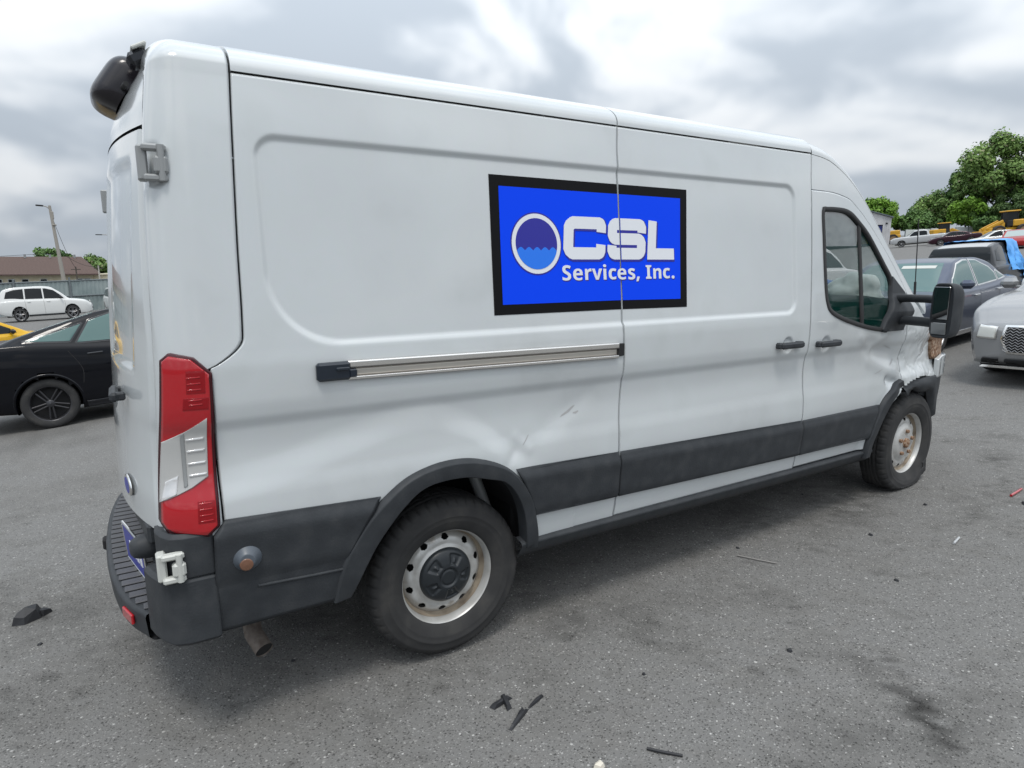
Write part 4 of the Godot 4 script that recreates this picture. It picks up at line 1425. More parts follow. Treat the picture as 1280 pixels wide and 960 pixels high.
func build_ground() -> void:
	var t := asphalt_texture()
	var m := mat("asphalt", Color(1, 1, 1), 0.93)
	m.albedo_texture = t[0]
	m.normal_enabled = true
	m.normal_texture = t[1]
	m.normal_scale = 1.3
	m.uv1_triplanar = true
	m.uv1_world_triplanar = true
	m.uv1_scale = Vector3.ONE / 1.7
	m.vertex_color_use_as_albedo = true
	m.metallic_specular = 0.25
	var xs := axis(-220.0, 420.0, -3.6, 7.0, .045)
	var zs := axis(-330.0, 30.0, -2.4, 3.3, .045)
	var n1 := FastNoiseLite.new()
	n1.seed = 3; n1.frequency = .35; n1.fractal_octaves = 4
	var n2 := FastNoiseLite.new()
	n2.seed = 8; n2.frequency = 1.6; n2.fractal_octaves = 4
	var n3 := FastNoiseLite.new()
	n3.seed = 12; n3.frequency = 9.0; n3.fractal_octaves = 2
	# stains: x, z, half length, half width, angle, strength (negative dark, positive pale)
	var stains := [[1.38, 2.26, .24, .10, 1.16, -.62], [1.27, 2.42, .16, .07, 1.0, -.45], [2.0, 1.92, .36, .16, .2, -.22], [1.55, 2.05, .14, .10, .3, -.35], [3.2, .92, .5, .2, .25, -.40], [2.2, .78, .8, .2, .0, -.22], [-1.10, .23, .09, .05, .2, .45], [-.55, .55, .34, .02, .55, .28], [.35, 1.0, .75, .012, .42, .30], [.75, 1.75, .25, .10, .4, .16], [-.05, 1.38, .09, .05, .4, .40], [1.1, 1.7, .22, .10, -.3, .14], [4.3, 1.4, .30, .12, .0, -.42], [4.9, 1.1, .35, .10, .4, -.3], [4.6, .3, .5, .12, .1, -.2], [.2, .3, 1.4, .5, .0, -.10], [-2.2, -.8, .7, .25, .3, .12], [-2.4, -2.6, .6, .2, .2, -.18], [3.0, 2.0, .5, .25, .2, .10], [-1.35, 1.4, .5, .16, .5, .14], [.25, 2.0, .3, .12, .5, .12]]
	var V := PackedVector3Array()
	var C := PackedColorArray()
	for z in zs:
		for x in xs:
			var f := 1.0 + .28 * n1.get_noise_2d(x, z) + .26 * n2.get_noise_2d(x, z)
			var warm := 0.0
			if x > -4.0 and x < 7.5 and z > -3.0 and z < 3.6:
				f += .16 * n3.get_noise_2d(x, z)
				var worn := n2.get_noise_2d(x * .7 + 31.0, z * .7)
				f += .17 * sstep(.06, .30, worn) * (.7 + .6 * n3.get_noise_2d(x * .6, z * .6 + 70.0))
				f -= .10 * sstep(.22, .42, n2.get_noise_2d(x * 1.6 - 14.0, z * 1.6 + 5.0)) * sstep(-.1, .3, n3.get_noise_2d(x * 2.0, z * 2.0))
				f -= .22 * sstep(.50, .62, n3.get_noise_2d(x * .55 + 9.0, z * .55))
				# hairline cracks wandering across the lane
				var cr := absf(n2.get_noise_2d(x * .32 + 3.0, z * .32 + 50.0))
				f -= .20 * (1.0 - sstep(.0, .012, cr)) * sstep(-.2, .2, n1.get_noise_2d(x * 2.0, z * 2.0 + 4.0))
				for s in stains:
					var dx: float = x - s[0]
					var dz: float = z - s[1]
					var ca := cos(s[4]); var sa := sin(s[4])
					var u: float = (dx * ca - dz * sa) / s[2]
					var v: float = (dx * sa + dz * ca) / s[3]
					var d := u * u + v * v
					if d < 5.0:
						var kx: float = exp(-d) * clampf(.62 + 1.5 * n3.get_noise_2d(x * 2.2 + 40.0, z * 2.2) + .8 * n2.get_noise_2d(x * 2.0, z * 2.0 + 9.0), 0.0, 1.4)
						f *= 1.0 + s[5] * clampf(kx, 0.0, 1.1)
						if s[5] > 0.0: warm += kx * s[5] * .2
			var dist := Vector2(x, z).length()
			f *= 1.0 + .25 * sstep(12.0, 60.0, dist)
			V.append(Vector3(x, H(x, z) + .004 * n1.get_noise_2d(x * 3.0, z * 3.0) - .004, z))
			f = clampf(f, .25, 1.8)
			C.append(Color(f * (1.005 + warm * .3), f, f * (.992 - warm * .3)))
	obj("ground", grid_from(V, xs.size(), zs.size(), true, PackedByteArray(), false, C), m).set_meta("kind", "structure")

	# loose grit lying on the asphalt
	var st := SurfaceTool.new()
	st.begin(Mesh.PRIMITIVE_TRIANGLES)
	for p in [Vector3(1, 0, 0), Vector3(-1, 0, .1), Vector3(.1, .7, .1), Vector3(0, -.5, 0), Vector3(.2, 0, 1), Vector3(-.1, 0, -1)]: pass
	var top := Vector3(.1, .6, .05)
	var ring := [Vector3(1, 0, 0), Vector3(.3, .05, .9), Vector3(-.7, 0, .6), Vector3(-.9, .1, -.4), Vector3(.1, 0, -1)]
	st.set_smooth_group(-1)
	for i in 5:
		st.add_vertex(top); st.add_vertex(ring[i]); st.add_vertex(ring[(i + 1) % 5])
	st.generate_normals()
	var mm := MultiMesh.new()
	mm.transform_format = MultiMesh.TRANSFORM_3D
	mm.use_colors = true
	mm.mesh = st.commit()
	mm.instance_count = 2600
	var r := RandomNumberGenerator.new()
	r.seed = 77
	for i in 2600:
		var x := r.randf_range(-3.2, 8.0)
		var z := r.randf_range(-2.2, 3.0)
		if r.randf() < .5:
			x = r.randf_range(-2.0, 4.0)
			z = r.randf_range(.3, 2.6)
		var s := r.randf_range(.0012, .0034) * (1.0 if r.randf() < .93 else 1.8)
		mm.set_instance_transform(i, Transform3D(Basis(Vector3.UP, r.randf() * TAU).scaled(Vector3(s, s * .7, s * r.randf_range(.6, 1.2))), Vector3(x, H(x, z) - .001, z)))
		var g := r.randf_range(.25, .5) if r.randf() < .6 else r.randf_range(.02, .07)
		mm.set_instance_color(i, Color(g * 1.03, g, g * .94))
	var gm := mat("grit", Color(1, 1, 1), .9)
	gm.vertex_color_use_as_albedo = true
	var mi := MultiMeshInstance3D.new()
	mi.multimesh = mm
	mi.material_override = gm
	mi.name = "grit"
	add_child(mi)
	tag(mi, "loose grit and tiny stones scattered over the asphalt", "grit", "", "stuff")

# ================================================================ PARKED VEHICLES
# a body is lofted along x (rear to front); sections run from the keel up to the roof
var SEG := [2, 2, 2, 4, 4, 3, 6, 3, 5]

func car_spec(kind: String) -> Dictionary:
	match kind:
		"fastback":
			return {L = 4.95, W = 1.88, R = .335, xr = -1.42, xf = 1.44,
				yb = [-2.47, 1.04, -2.3, 1.16, -1.7, 1.155, -.6, 1.05, .9, .97, 1.6, .88, 2.2, .75, 2.47, .62],
				yr = [-2.05, 1.10, -1.75, 1.21, -1.2, 1.36, -.6, 1.50, -.1, 1.54, .3, 1.51, .7, 1.32, 1.25, .9],
				yo = [-2.47, .42, -2.1, .27, -1, .19, 1, .19, 2.2, .21, 2.47, .28],
				pl = [-2.47, .82, -2.2, .93, -1.5, 1.0, 1.2, 1.0, 2.1, .93, 2.47, .78], tum = .40}
		"suv":
			return {L = 4.95, W = 1.98, R = .37, xr = -1.40, xf = 1.42,
				yb = [-2.47, 1.02, -2.2, 1.10, -1.2, 1.12, .8, 1.08, 1.6, 1.02, 2.2, .93, 2.47, .78],
				yr = [-2.44, 1.02, -2.3, 1.48, -2.1, 1.68, -1.4, 1.775, -.3, 1.79, .3, 1.74, .75, 1.52, 1.35, 1.05],
				yo = [-2.47, .45, -2.1, .32, -1, .25, 1, .25, 2.2, .28, 2.47, .36],
				pl = [-2.47, .90, -2.25, .97, -1.5, 1.0, 1.2, 1.0, 2.15, .95, 2.47, .80], tum = .26}
		"pickup":
			return {L = 5.9, W = 2.03, R = .40, xr = -1.85, xf = 1.85,
				yb = [-2.95, 1.20, -2.7, 1.22, -1.0, 1.22, .9, 1.20, 1.7, 1.18, 2.7, 1.10, 2.95, .95],
				yr = [-1.12, 1.2, -1.02, 1.55, -.85, 1.86, -.3, 1.94, .35, 1.90, .8, 1.62, 1.35, 1.19],
				yo = [-2.95, .62, -2.6, .46, -1, .40, 1, .40, 2.6, .40, 2.95, .48],
				pl = [-2.95, .95, -2.7, .98, -1.5, 1.0, 1.2, 1.0, 2.6, .97, 2.95, .88], tum = .24}
	return {L = 4.9, W = 1.86, R = .34, xr = -1.42, xf = 1.45,
		yb = [-2.45, .90, -2.3, 1.0, -1.7, 1.02, -.6, .97, .9, .95, 1.6, .89, 2.2, .77, 2.45, .64],
		yr = [-1.75, .99, -1.35, 1.17, -.85, 1.37, -.35, 1.445, .1, 1.45, .45, 1.40, .85, 1.2, 1.35, .90],
		yo = [-2.45, .40, -2.1, .26, -1, .19, 1, .19, 2.2, .20, 2.45, .26],
		pl = [-2.45, .80, -2.2, .92, -1.5, 1.0, 1.2, 1.0, 2.1, .94, 2.45, .80], tum = .36}

func car_ctrl(sp: Dictionary, x: float) -> PackedVector2Array:     # (y, z) control points keel to roof
	var w: float = sp.W * .5 * lut(sp.pl, x)
	var yB := lut(sp.yb, x)
	var yR: float = lut(sp.yr, x) if x > sp.yr[0] and x < sp.yr[-2] else 0.0
	var h := maxf(yR - yB, 0.0)
	var y0 := lut(sp.yo, x)
	var hn := clampf(h / .3, 0.0, 1.0)
	var ze: float = .93 * w * (1.0 - .10 * (1.0 - hn)) - sp.tum * h
	return PackedVector2Array([Vector2(y0, 0), Vector2(y0, .84 * w), Vector2(y0 + .05, .94 * w), Vector2(y0 + .18, .98 * w), Vector2((y0 + yB) * .5 + .08, w), Vector2(yB - .07, .985 * w), Vector2(yB, .935 * w), Vector2(yB + maxf(h * .88, .016), ze), Vector2(yB + maxf(h * .97, .03), ze * .82), Vector2(yB + maxf(h, .045), 0)])

func car_at(c: PackedVector2Array, v: float) -> Vector2:
	var i := mini(int(v), 8)
	var a := c[maxi(i - 1, 0)]
	var d := c[mini(i + 2, 9)]
	if i == 8: d = Vector2(c[8].x, -c[8].y)
	return c[i].cubic_interpolate(c[i + 1], a, d, v - i) if i > 0 else c[0].lerp(c[1], v)

func car_z(sp: Dictionary, x: float, y: float) -> float:
	var c := car_ctrl(sp, x)
	var lo := 1.0
	var hi := 8.0
	for n in 14:
		var m := (lo + hi) * .5
		if car_at(c, m).x < y: lo = m
		else: hi = m
	return car_at(c, lo).y

func car_top(sp: Dictionary, x: float, z: float) -> float:
	var c := car_ctrl(sp, x)
	var lo := 6.0
	var hi := 9.0
	for n in 14:
		var m := (lo + hi) * .5
		if car_at(c, m).y > absf(z): lo = m
		else: hi = m
	return car_at(c, lo).x

func car_cap(sp: Dictionary, y: float, z: float, front: bool) -> float:
	var xe: float = sp.L * .5 * (1.0 if front else -1.0)
	var c := car_ctrl(sp, xe)
	var ym := (c[0].x + c[9].x) * .5
	var dir := Vector2(y - ym, absf(z))
	var s := 0.0
	if dir.length() > .001:
		var best := 1e9
		for kx in 60:
			var a := car_at(c, kx * .15) - Vector2(ym, 0)
			var da := absf(dir.angle_to(a)) if a.length() > .001 else 9.0
			if da < best:
				best = da
				s = dir.length() / a.length()
	var t := pow(maxf(1.0 - pow(clampf(s, 0, 1), 2.6), 0.0), .5)
	return xe + (.13 if front else -.10) * t

func car_mesh(sp: Dictionary, fine: bool) -> Array:    # body, wheel openings cut out
	var xs := []
	var n := 110 if fine else 56
	for i in n + 1:
		var t := float(i) / n
		xs.append(sp.L * .5 * (t * 2.0 - 1.0))
	var vs := []
	for i in 9:
		for kx in SEG[i]: vs.append(i + float(kx) / SEG[i])
	vs.append(9.0)
	var nv := vs.size() * 2 - 1
	var cols := []
	for e in [[-1, [1.0, .97, .85, .65, .4, .2, .05]], [0, []], [1, [.05, .2, .4, .65, .85, .97, 1.0]]]:
		if e[0] == 0:
			for x in xs: cols.append([x, 0.0])
		else:
			for t in e[1]: cols.append([sp.L * .5 * e[0], t * e[0]])
	var V := PackedVector3Array()
	var nu := cols.size()
	V.resize(nu * nv)
	for i in nu:
		var x: float = cols[i][0]
		var t: float = cols[i][1]
		var c := car_ctrl(sp, x)
		var ym := (c[0].x + c[9].x) * .5
		var sc := pow(maxf(1.0 - t * t, 0.0), 1.0 / 2.6)
		var xx := x + (.13 * t if t > 0.0 else .10 * t)
		for j in vs.size():
			var p := car_at(c, vs[j])
			var y := ym + (p.x - ym) * sc
			V[j * nu + i] = Vector3(xx, y, p.y * sc)
			V[(nv - 1 - j) * nu + i] = Vector3(xx, y, -p.y * sc)
	var skip := PackedByteArray()
	skip.resize((nu - 1) * (nv - 1))
	var R: float = sp.R + .045
	# pull vertices near an opening onto its edge, then drop the cells inside
	for xw in [sp.xr, sp.xf]:
		for kx in V.size():
			var p := V[kx]
			if absf(p.z) < sp.W * .34: continue
			var d := Vector2(p.x - xw, p.y - sp.R)
			var l := d.length()
			if l < R and l > R - .045:
				d *= R / l
				V[kx] = Vector3(xw + d.x, sp.R + d.y, p.z)
	for j in nv - 1:
		for i in nu - 1:
			var c := (V[j * nu + i] + V[j * nu + i + 1] + V[j * nu + nu + i] + V[j * nu + nu + i + 1]) * .25
			if absf(c.z) < sp.W * .3: continue
			for xw in [sp.xr, sp.xf]:
				if Vector2(c.x - xw, c.y - sp.R).length() < R - .004: skip[j * (nu - 1) + i] = 1
	return [grid_from(V, nu, nv, true, skip)]

var wheel_cache := {}
func car_wheel(parent: Node3D, called: String, xf: Transform3D, R: float, w: float, rim_m: Material, spokes: int) -> void:
	var key := "%.3f_%.3f_%d" % [R, w, spokes]
	if not wheel_cache.has(key):
		var rr := R * .72
		var ty := lathe(PackedVector2Array([Vector2(rr * .96, w * .40), Vector2(rr * 1.02, w * .47), Vector2(R * .86, w * .5), Vector2(R * .95, w * .45), Vector2(R * .99, w * .36), Vector2(R, w * .2), Vector2(R, -w * .2), Vector2(R * .98, -w * .4), Vector2(R * .8, -w * .5), Vector2(rr, -w * .45)]), 48, true)
		var parts := [[lathe(PackedVector2Array([Vector2(rr * .86, -w * .4), Vector2(rr * .90, w * .34), Vector2(rr * .96, w * .43), Vector2(rr, w * .42), Vector2(rr * 1.0, w * .34)]), 48, true), Transform3D()]]
		if spokes > 0:
			for i in spokes:
				for q in [-.075, .075]:
					var b := Basis(Vector3(0, 0, 1), TAU * i / spokes)
					parts.append([rbox(Vector3(rr * .76, rr * .085, w * .12), .008), Transform3D(b * Basis(Vector3(0, 0, 1), q), b * Vector3(rr * .52, q * rr * 1.3, w * .33))])
			parts.append([lathe(PackedVector2Array([Vector2(0, w * .42), Vector2(rr * .16, w * .41), Vector2(rr * .22, w * .36), Vector2(rr * .22, w * .2)]), 24, true), Transform3D()])
		else:
			parts.append([lathe(PackedVector2Array([Vector2(0, w * .36), Vector2(rr * .25, w * .36), Vector2(rr * .5, w * .3), Vector2(rr * .8, w * .34), Vector2(rr * .9, w * .3)]), 32, true), Transform3D()])
		var back := lathe(PackedVector2Array([Vector2(0, w * .02), Vector2(rr * .9, w * .02)]), 32, true)
		wheel_cache[key] = [ty, joined(parts), back]
	var wn := Node3D.new()
	var n := 0
	wn.name = called
	while parent.has_node(NodePath(String(wn.name))):
		n += 1
		wn.name = "%s_%03d" % [called, n]
	parent.add_child(wn)
	wn.transform = xf
	obj("tyre", wheel_cache[key][0], M.tyre, wn)
	obj("rim", wheel_cache[key][1], rim_m, wn)
	obj("brake", wheel_cache[key][2], M.dark, wn)

func car_side_patch(sp: Dictionary, s: float, off: float) -> Callable:
	return func(x, y, o): return Vector3(x, y, (car_z(sp, x, y) + off + o) * s)

# o: paint, rim, glass, win = side window outlines, doors = seam x positions, fine ...
func make_car(called: String, label: String, category: String, xf: Transform3D, sp: Dictionary, o: Dictionary, group := "") -> Node3D:
	var t := thing(called, label, category, xf, group)
	var fine: bool = o.get("fine", false)
	var body := obj("body", car_mesh(sp, fine)[0], o.paint, t)
	var glass: Material = o.get("glass", M.glass_dark)
	var nx := 14 if fine else 6
	for s in [1.0, -1.0]:
		for w in o.get("win", []):
			var poly := PackedVector2Array(w)
			var wd := obj("window", patch(poly, car_side_patch(sp, s, .004), 0.0, nx, nx, .006, s < 0.0), glass, t)
			if fine:
				var big := Geometry2D.offset_polygon(poly, .022)
				obj("window_trim", patch(big[0], car_side_patch(sp, s, .0015), 0.0, nx, nx, .006, s < 0.0), o.get("trim", M.rubber), wd)
		for dx in o.get("doors", []):
			var poly := PackedVector2Array()
			for p in dx: poly.append(p)
			var ln := smooth_line(poly, 6)
			var ra := []
			var rb := []
			for p in ln:
				ra.append(Vector3(p.x - .004, p.y, (car_z(sp, p.x, p.y) + .0015) * s))
				rb.append(Vector3(p.x + .004, p.y, (car_z(sp, p.x, p.y) + .0015) * s))
			obj("door_seam", strip_mesh([ra, rb], s > 0.0), M.dark, t)
		for hp in o.get("handles", []):
			var z := car_z(sp, hp.x, hp.y)
			obj("door_handle", joined([[rbox(Vector3(.19, .028, .022), .009), Transform3D(Basis(), Vector3(hp.x, hp.y, (z + .026) * s))], [rbox(Vector3(.03, .024, .03), .006), Transform3D(Basis(), Vector3(hp.x - .07, hp.y, (z + .01) * s))], [rbox(Vector3(.03, .024, .03), .006), Transform3D(Basis(), Vector3(hp.x + .07, hp.y, (z + .01) * s))]]), o.get("handle_mat", o.paint), t)
		if o.has("mirror"):
			var mp: Vector2 = o.mirror
			obj("wing_mirror", joined([[rbox(Vector3(.13, .14, .20), .05), Transform3D(Basis(), Vector3(mp.x, mp.y + .07, (car_z(sp, mp.x, mp.y) + .15) * s))], [rbox(Vector3(.06, .03, .10), .01), Transform3D(Basis(), Vector3(mp.x, mp.y + .02, (car_z(sp, mp.x, mp.y) + .03) * s))]]), o.get("mirror_mat", o.paint), t)
		if o.has("sill"):
			obj("sill_trim", patch(PackedVector2Array([Vector2(sp.xr + sp.R + .08, lut(sp.yo, 0) + .02), Vector2(sp.xf - sp.R - .08, lut(sp.yo, 0) + .02), Vector2(sp.xf - sp.R - .08, lut(sp.yo, 0) + .10), Vector2(sp.xr + sp.R + .08, lut(sp.yo, 0) + .10)]), car_side_patch(sp, s, .012), 0.0, 20, 4, .012, s < 0.0), o.sill, t)
		# arches: lip and dark housing
		for xw in [sp.xr, sp.xf]:
			var rows := [[], [], [], []]
			for i in 41:
				var a := lerpf(-.18, PI + .18, i / 40.0)
				for q in 4:
					var rad: float = sp.R + [.030, .034, .056, .066][q]
					var px: float = xw + rad * cos(a)
					var py: float = maxf(sp.R + rad * sin(a), lut(sp.yo, px) + .03)
					rows[q].append(Vector3(px, py, (car_z(sp, px, py) + [-.03, .014, .014, .003][q]) * s))
			obj("arch_lip", strip_mesh(rows, s < 0.0), o.get("lip", o.paint), t)
			var hous := []
			for zq in [.02, -.42]:
				var row := []
				for i in 25:
					var a := PI * i / 24.0
					row.append(Vector3(xw + (sp.R + .05) * cos(a), sp.R + (sp.R + .05) * sin(a), (car_z(sp, xw, sp.R + .3) - .03 + zq) * s))
				hous.append(row)
			var last := []
			for p in hous[1]: last.append(Vector3(xw, sp.R, p.z) + (p - Vector3(xw, sp.R, p.z)) * .01)
			hous.append(last)
			obj("wheel_housing", strip_mesh(hous), M.dark, t)
			var zw: float = sp.W * .5 - .02 - .115
			var wx := Transform3D(Basis(Vector3(0, 0, 1), o.get("roll", .3)), Vector3(xw, sp.R - .005, zw))
			if s < 0.0: wx = Transform3D(Basis(Vector3.UP, PI), Vector3(xw, sp.R - .005, -zw))
			car_wheel(t, "wheel", wx, sp.R, .23, o.get("rim", M.steel_rim), o.get("spokes", 5))
	# front and back glass
	var top := func(z, x, of): return Vector3(x, car_top(sp, x, z) + .004 + of, z)
	for w in o.get("screens", []):
		obj(w[0], patch(PackedVector2Array(w[1]), top, 0.0, 12, 10, .006, true), glass, t)
	# lamps and grille as panels on the ends
	for w in o.get("ends", []):
		var fr: bool = w[2]
		var offs: float = w[4]
		obj(w[0], patch(PackedVector2Array(w[1]), func(z, y, of): return Vector3(car_cap(sp, y, z * sp.pl[-1 if fr else 1] * .97, fr) + (offs + of) * (1.0 if fr else -1.0), y, z * sp.pl[-1 if fr else 1] * .97), 0.0, 10, 8, .03, not fr), w[3], t)
	obj("under_tray", rbox(Vector3(sp.L * .86, .10, sp.W * .62), .03), M.dark, t, Transform3D(Basis(), Vector3(0, .30, 0)))
	return t

func paint(called: String, c: Color, metal := 0.0, rough := .35) -> StandardMaterial3D:
	var m := mat(called, c, rough, metal)
	m.metallic_specular = .12
	m.clearcoat_enabled = true
	m.clearcoat = .55
	m.clearcoat_roughness = .04
	return m

func v2(a: Array) -> Array:
	var o := []
	for i in range(0, a.size(), 2): o.append(Vector2(a[i], a[i + 1]))
	return o

func sym(z0: float, z1: float, y0: float, y1: float, z2 := -9.0, z3 := -9.0) -> Array:
	if z2 < -8.0: z2 = z0; z3 = z1
	return [Vector2(z0, y0), Vector2(z1, y0), Vector2(z3, y1), Vector2(z2, y1)]

func build_cars() -> void:
	var sed_win := [v2([-.05, .985, .93, .985, .80, 1.12, .42, 1.345, .10, 1.395, -.06, 1.39]), v2([-1.02, 1.02, -.14, .985, -.15, 1.392, -.42, 1.375, -.84, 1.24, -1.0, 1.13]), v2([-1.42, 1.05, -1.09, 1.025, -1.08, 1.16, -1.12, 1.16])]
	var sed_screens := [["windscreen", v2([-.72, 1.27, .72, 1.27, .56, .50, -.56, .50])], ["rear_window", v2([-.55, -.78, .55, -.78, .68, -1.62, -.68, -1.62])]]
	var sed_doors := [v2([-.10, .25, -.09, .6, -.10, .93]), v2([.98, .28, 1.02, .6, .97, .92]), v2([-1.05, .62, -.99, .75, -1.05, .96])]
	var sed_handles := [Vector2(.12, .83), Vector2(-.93, .86)]

	# black fastback beside the van's tail
	var fb := car_spec("fastback")
	var fb_win := [v2([-.02, 1.06, .95, 1.02, .82, 1.13, .44, 1.37, .12, 1.47, -.03, 1.48]), v2([-.98, 1.10, -.12, 1.065, -.13, 1.48, -.45, 1.46, -.80, 1.37]), v2([-1.56, 1.18, -1.06, 1.125, -.90, 1.335, -1.25, 1.25])]
	make_car("black_sedan", "glossy black sedan with black wheels parked just behind the van's tail", "car", place(-.62, -7.95, .02), fb, {
		fine = true, paint = paint("paint_black", lc(.003, .0035, .006), 0.0, .25), glass = M.glass_teal, rim = M.black_rim, spokes = 5, roll = .9, trim = M.black_gloss,
		win = fb_win, screens = [["windscreen", v2([-.74, 1.18, .74, 1.18, .58, .38, -.58, .38])], ["rear_window", v2([-.56, -.75, .56, -.75, .66, -1.75, -.66, -1.75])]],
		doors = [v2([-.10, .25, -.08, .6, -.10, .95]), v2([1.0, .28, 1.04, .6, .99, .93]), v2([-1.0, .55, -.98, .75, -1.10, 1.0])], handles = [Vector2(.15, .90), Vector2(-.80, .93)], handle_mat = M.black_gloss,
		mirror = Vector2(.80, .98), sill = M.black_gloss,
		ends = [["tail_lamp", v2([-.84, .82, -.45, .84, -.45, .92, -.83, .95]), false, M.lens_red, .012], ["tail_lamp", v2([.45, .84, .84, .82, .83, .95, .45, .92]), false, M.lens_red, .012]]})

	# white three-row SUV by the fence
	var suv := car_spec("suv")
	var suv_win := [v2([-.02, 1.14, 1.05, 1.10, .88, 1.28, .52, 1.55, .1, 1.66, -.03, 1.665]), v2([-1.02, 1.16, -.10, 1.14, -.11, 1.67, -.6, 1.685, -1.0, 1.68]), v2([-2.1, 1.22, -1.10, 1.16, -1.08, 1.675, -1.6, 1.64, -1.98, 1.54])]
	var suv_o := {paint = paint("paint_white", lc(.66, .67, .66)), rim = M.alloy, win = suv_win, lip = M.black_plastic, mirror = Vector2(.86, 1.12), mirror_mat = M.black_gloss, sill = M.black_plastic, spokes = 5,
		screens = [["windscreen", v2([-.78, 1.26, .78, 1.26, .66, .50, -.66, .50])]], doors = [v2([-.06, .35, -.06, .8, -.07, 1.08]), v2([-1.05, .5, -1.05, .8, -1.06, 1.1]), v2([1.05, .4, 1.08, .8, 1.06, 1.03])], handles = [Vector2(.18, 1.0), Vector2(-.85, 1.02)],
		ends = [["headlamp", v2([-.88, .82, -.45, .80, -.42, .88, -.86, .93]), true, M.lens_clear, .02], ["headlamp", v2([.45, .80, .88, .82, .86, .93, .42, .88]), true, M.lens_clear, .02], ["grille", v2([-.38, .66, .38, .66, .40, .86, -.40, .86]), true, M.dark, .012], ["fog_lamp", v2([.5, .48, .8, .50, .8, .60, .5, .58]), true, M.dark, .012], ["tail_lamp", v2([.55, .9, .92, .92, .9, 1.08, .6, 1.04]), false, M.lens_red, .012]]}
	make_car("white_suv", "white three-row SUV with dark windows in front of the metal fence", "car", place(-5.0, -46.0, .06, Vector3(.93, 1.17, 1)), suv, suv_o)

	# yellow car between them
	var sd := car_spec("sedan")
	var yel := make_car("yellow_car", "bright yellow car mostly hidden behind the black sedan's boot", "car", place(-4.6, -18.3, .35, Vector3(.95, .90, 1)), sd, {paint = paint("paint_yellow", lc(.62, .36, .02)), rim = M.alloy, win = sed_win, screens = sed_screens, mirror = Vector2(.80, .97), mirror_mat = M.black_gloss, spokes = 5})
	# wrecked white car at the fence
	var wr := make_car("wrecked_car", "wrecked white car with its bonnet torn open beside the fence", "car", place(-.9, -52.5, -1.45), suv, {paint = M.paint_white, rim = M.alloy, win = suv_win, spokes = 0, screens = suv_o.screens})
	obj("crushed_bonnet", rbox(Vector3(.9, .03, 1.1), .01), M.paint_white, wr, Transform3D(Basis(Vector3(.2, .1, 1).normalized(), .55), Vector3(2.0, 1.32, .25)))
	obj("torn_front", boxes([[Vector3(.35, .5, 1.3), Vector3(2.5, .75, .1), .03], [Vector3(.2, .3, .5), Vector3(2.6, 1.0, -.5), .03, Basis(Vector3(1, 1, 0).normalized(), .4)]]), M.dark, wr)
	obj("hanging_bumper", boxes([[Vector3(.16, .22, 1.7), Vector3(2.72, .55, .05), .05, Basis(Vector3.RIGHT, .1)]]), M.paint_white, wr)

	# slate-blue sedan behind the mirror, facing the other way
	var lex := make_car("slate_sedan", "slate blue sedan with chrome window trim parked beyond the van's mirror", "car", place(11.12, -2.7, PI + .10), sd, {
		fine = true, paint = paint("paint_slate", lc(.085, .10, .14), .35, .3), glass = M.glass_teal, trim = M.chrome, rim = M.alloy, win = sed_win, screens = sed_screens, doors = sed_doors, handles = sed_handles, handle_mat = M.chrome, mirror = Vector2(.80, .97), sill = M.chrome_strip, spokes = 5,
		ends = [["headlamp", v2([-.84, .62, -.45, .60, -.42, .70, -.80, .74]), true, M.lens_clear, .015], ["headlamp", v2([.45, .60, .84, .62, .80, .74, .42, .70]), true, M.lens_clear, .015], ["grille", v2([-.34, .34, .34, .34, .40, .62, -.40, .62]), true, M.dark, .012]]})
	obj("auction_sticker", patch(PackedVector2Array(v2([-.50, .60, .02, .60, .02, .68, -.50, .68])), func(z, x, of): return Vector3(x, car_top(sd, x, z) + .008 + of, z), 0.0, 6, 3, .001, true), M.white_plastic, lex)

	# silver sedan, front towards the van
	var lb := car_spec("sedan")
	lb.yr = [-1.95, .99, -1.6, 1.17, -1.15, 1.37, -.65, 1.445, -.2, 1.45, .15, 1.40, .5, 1.2, .95, .96]
	lb.yb = [-2.45, .92, -2.3, 1.02, -1.7, 1.04, -.6, 1.0, .9, .97, 1.6, .93, 2.2, .84, 2.45, .70]
	var lb_win := []
	for w in sed_win:
		var q := []
		for p in w: q.append(p + Vector2(-.29, .03))
		lb_win.append(q)
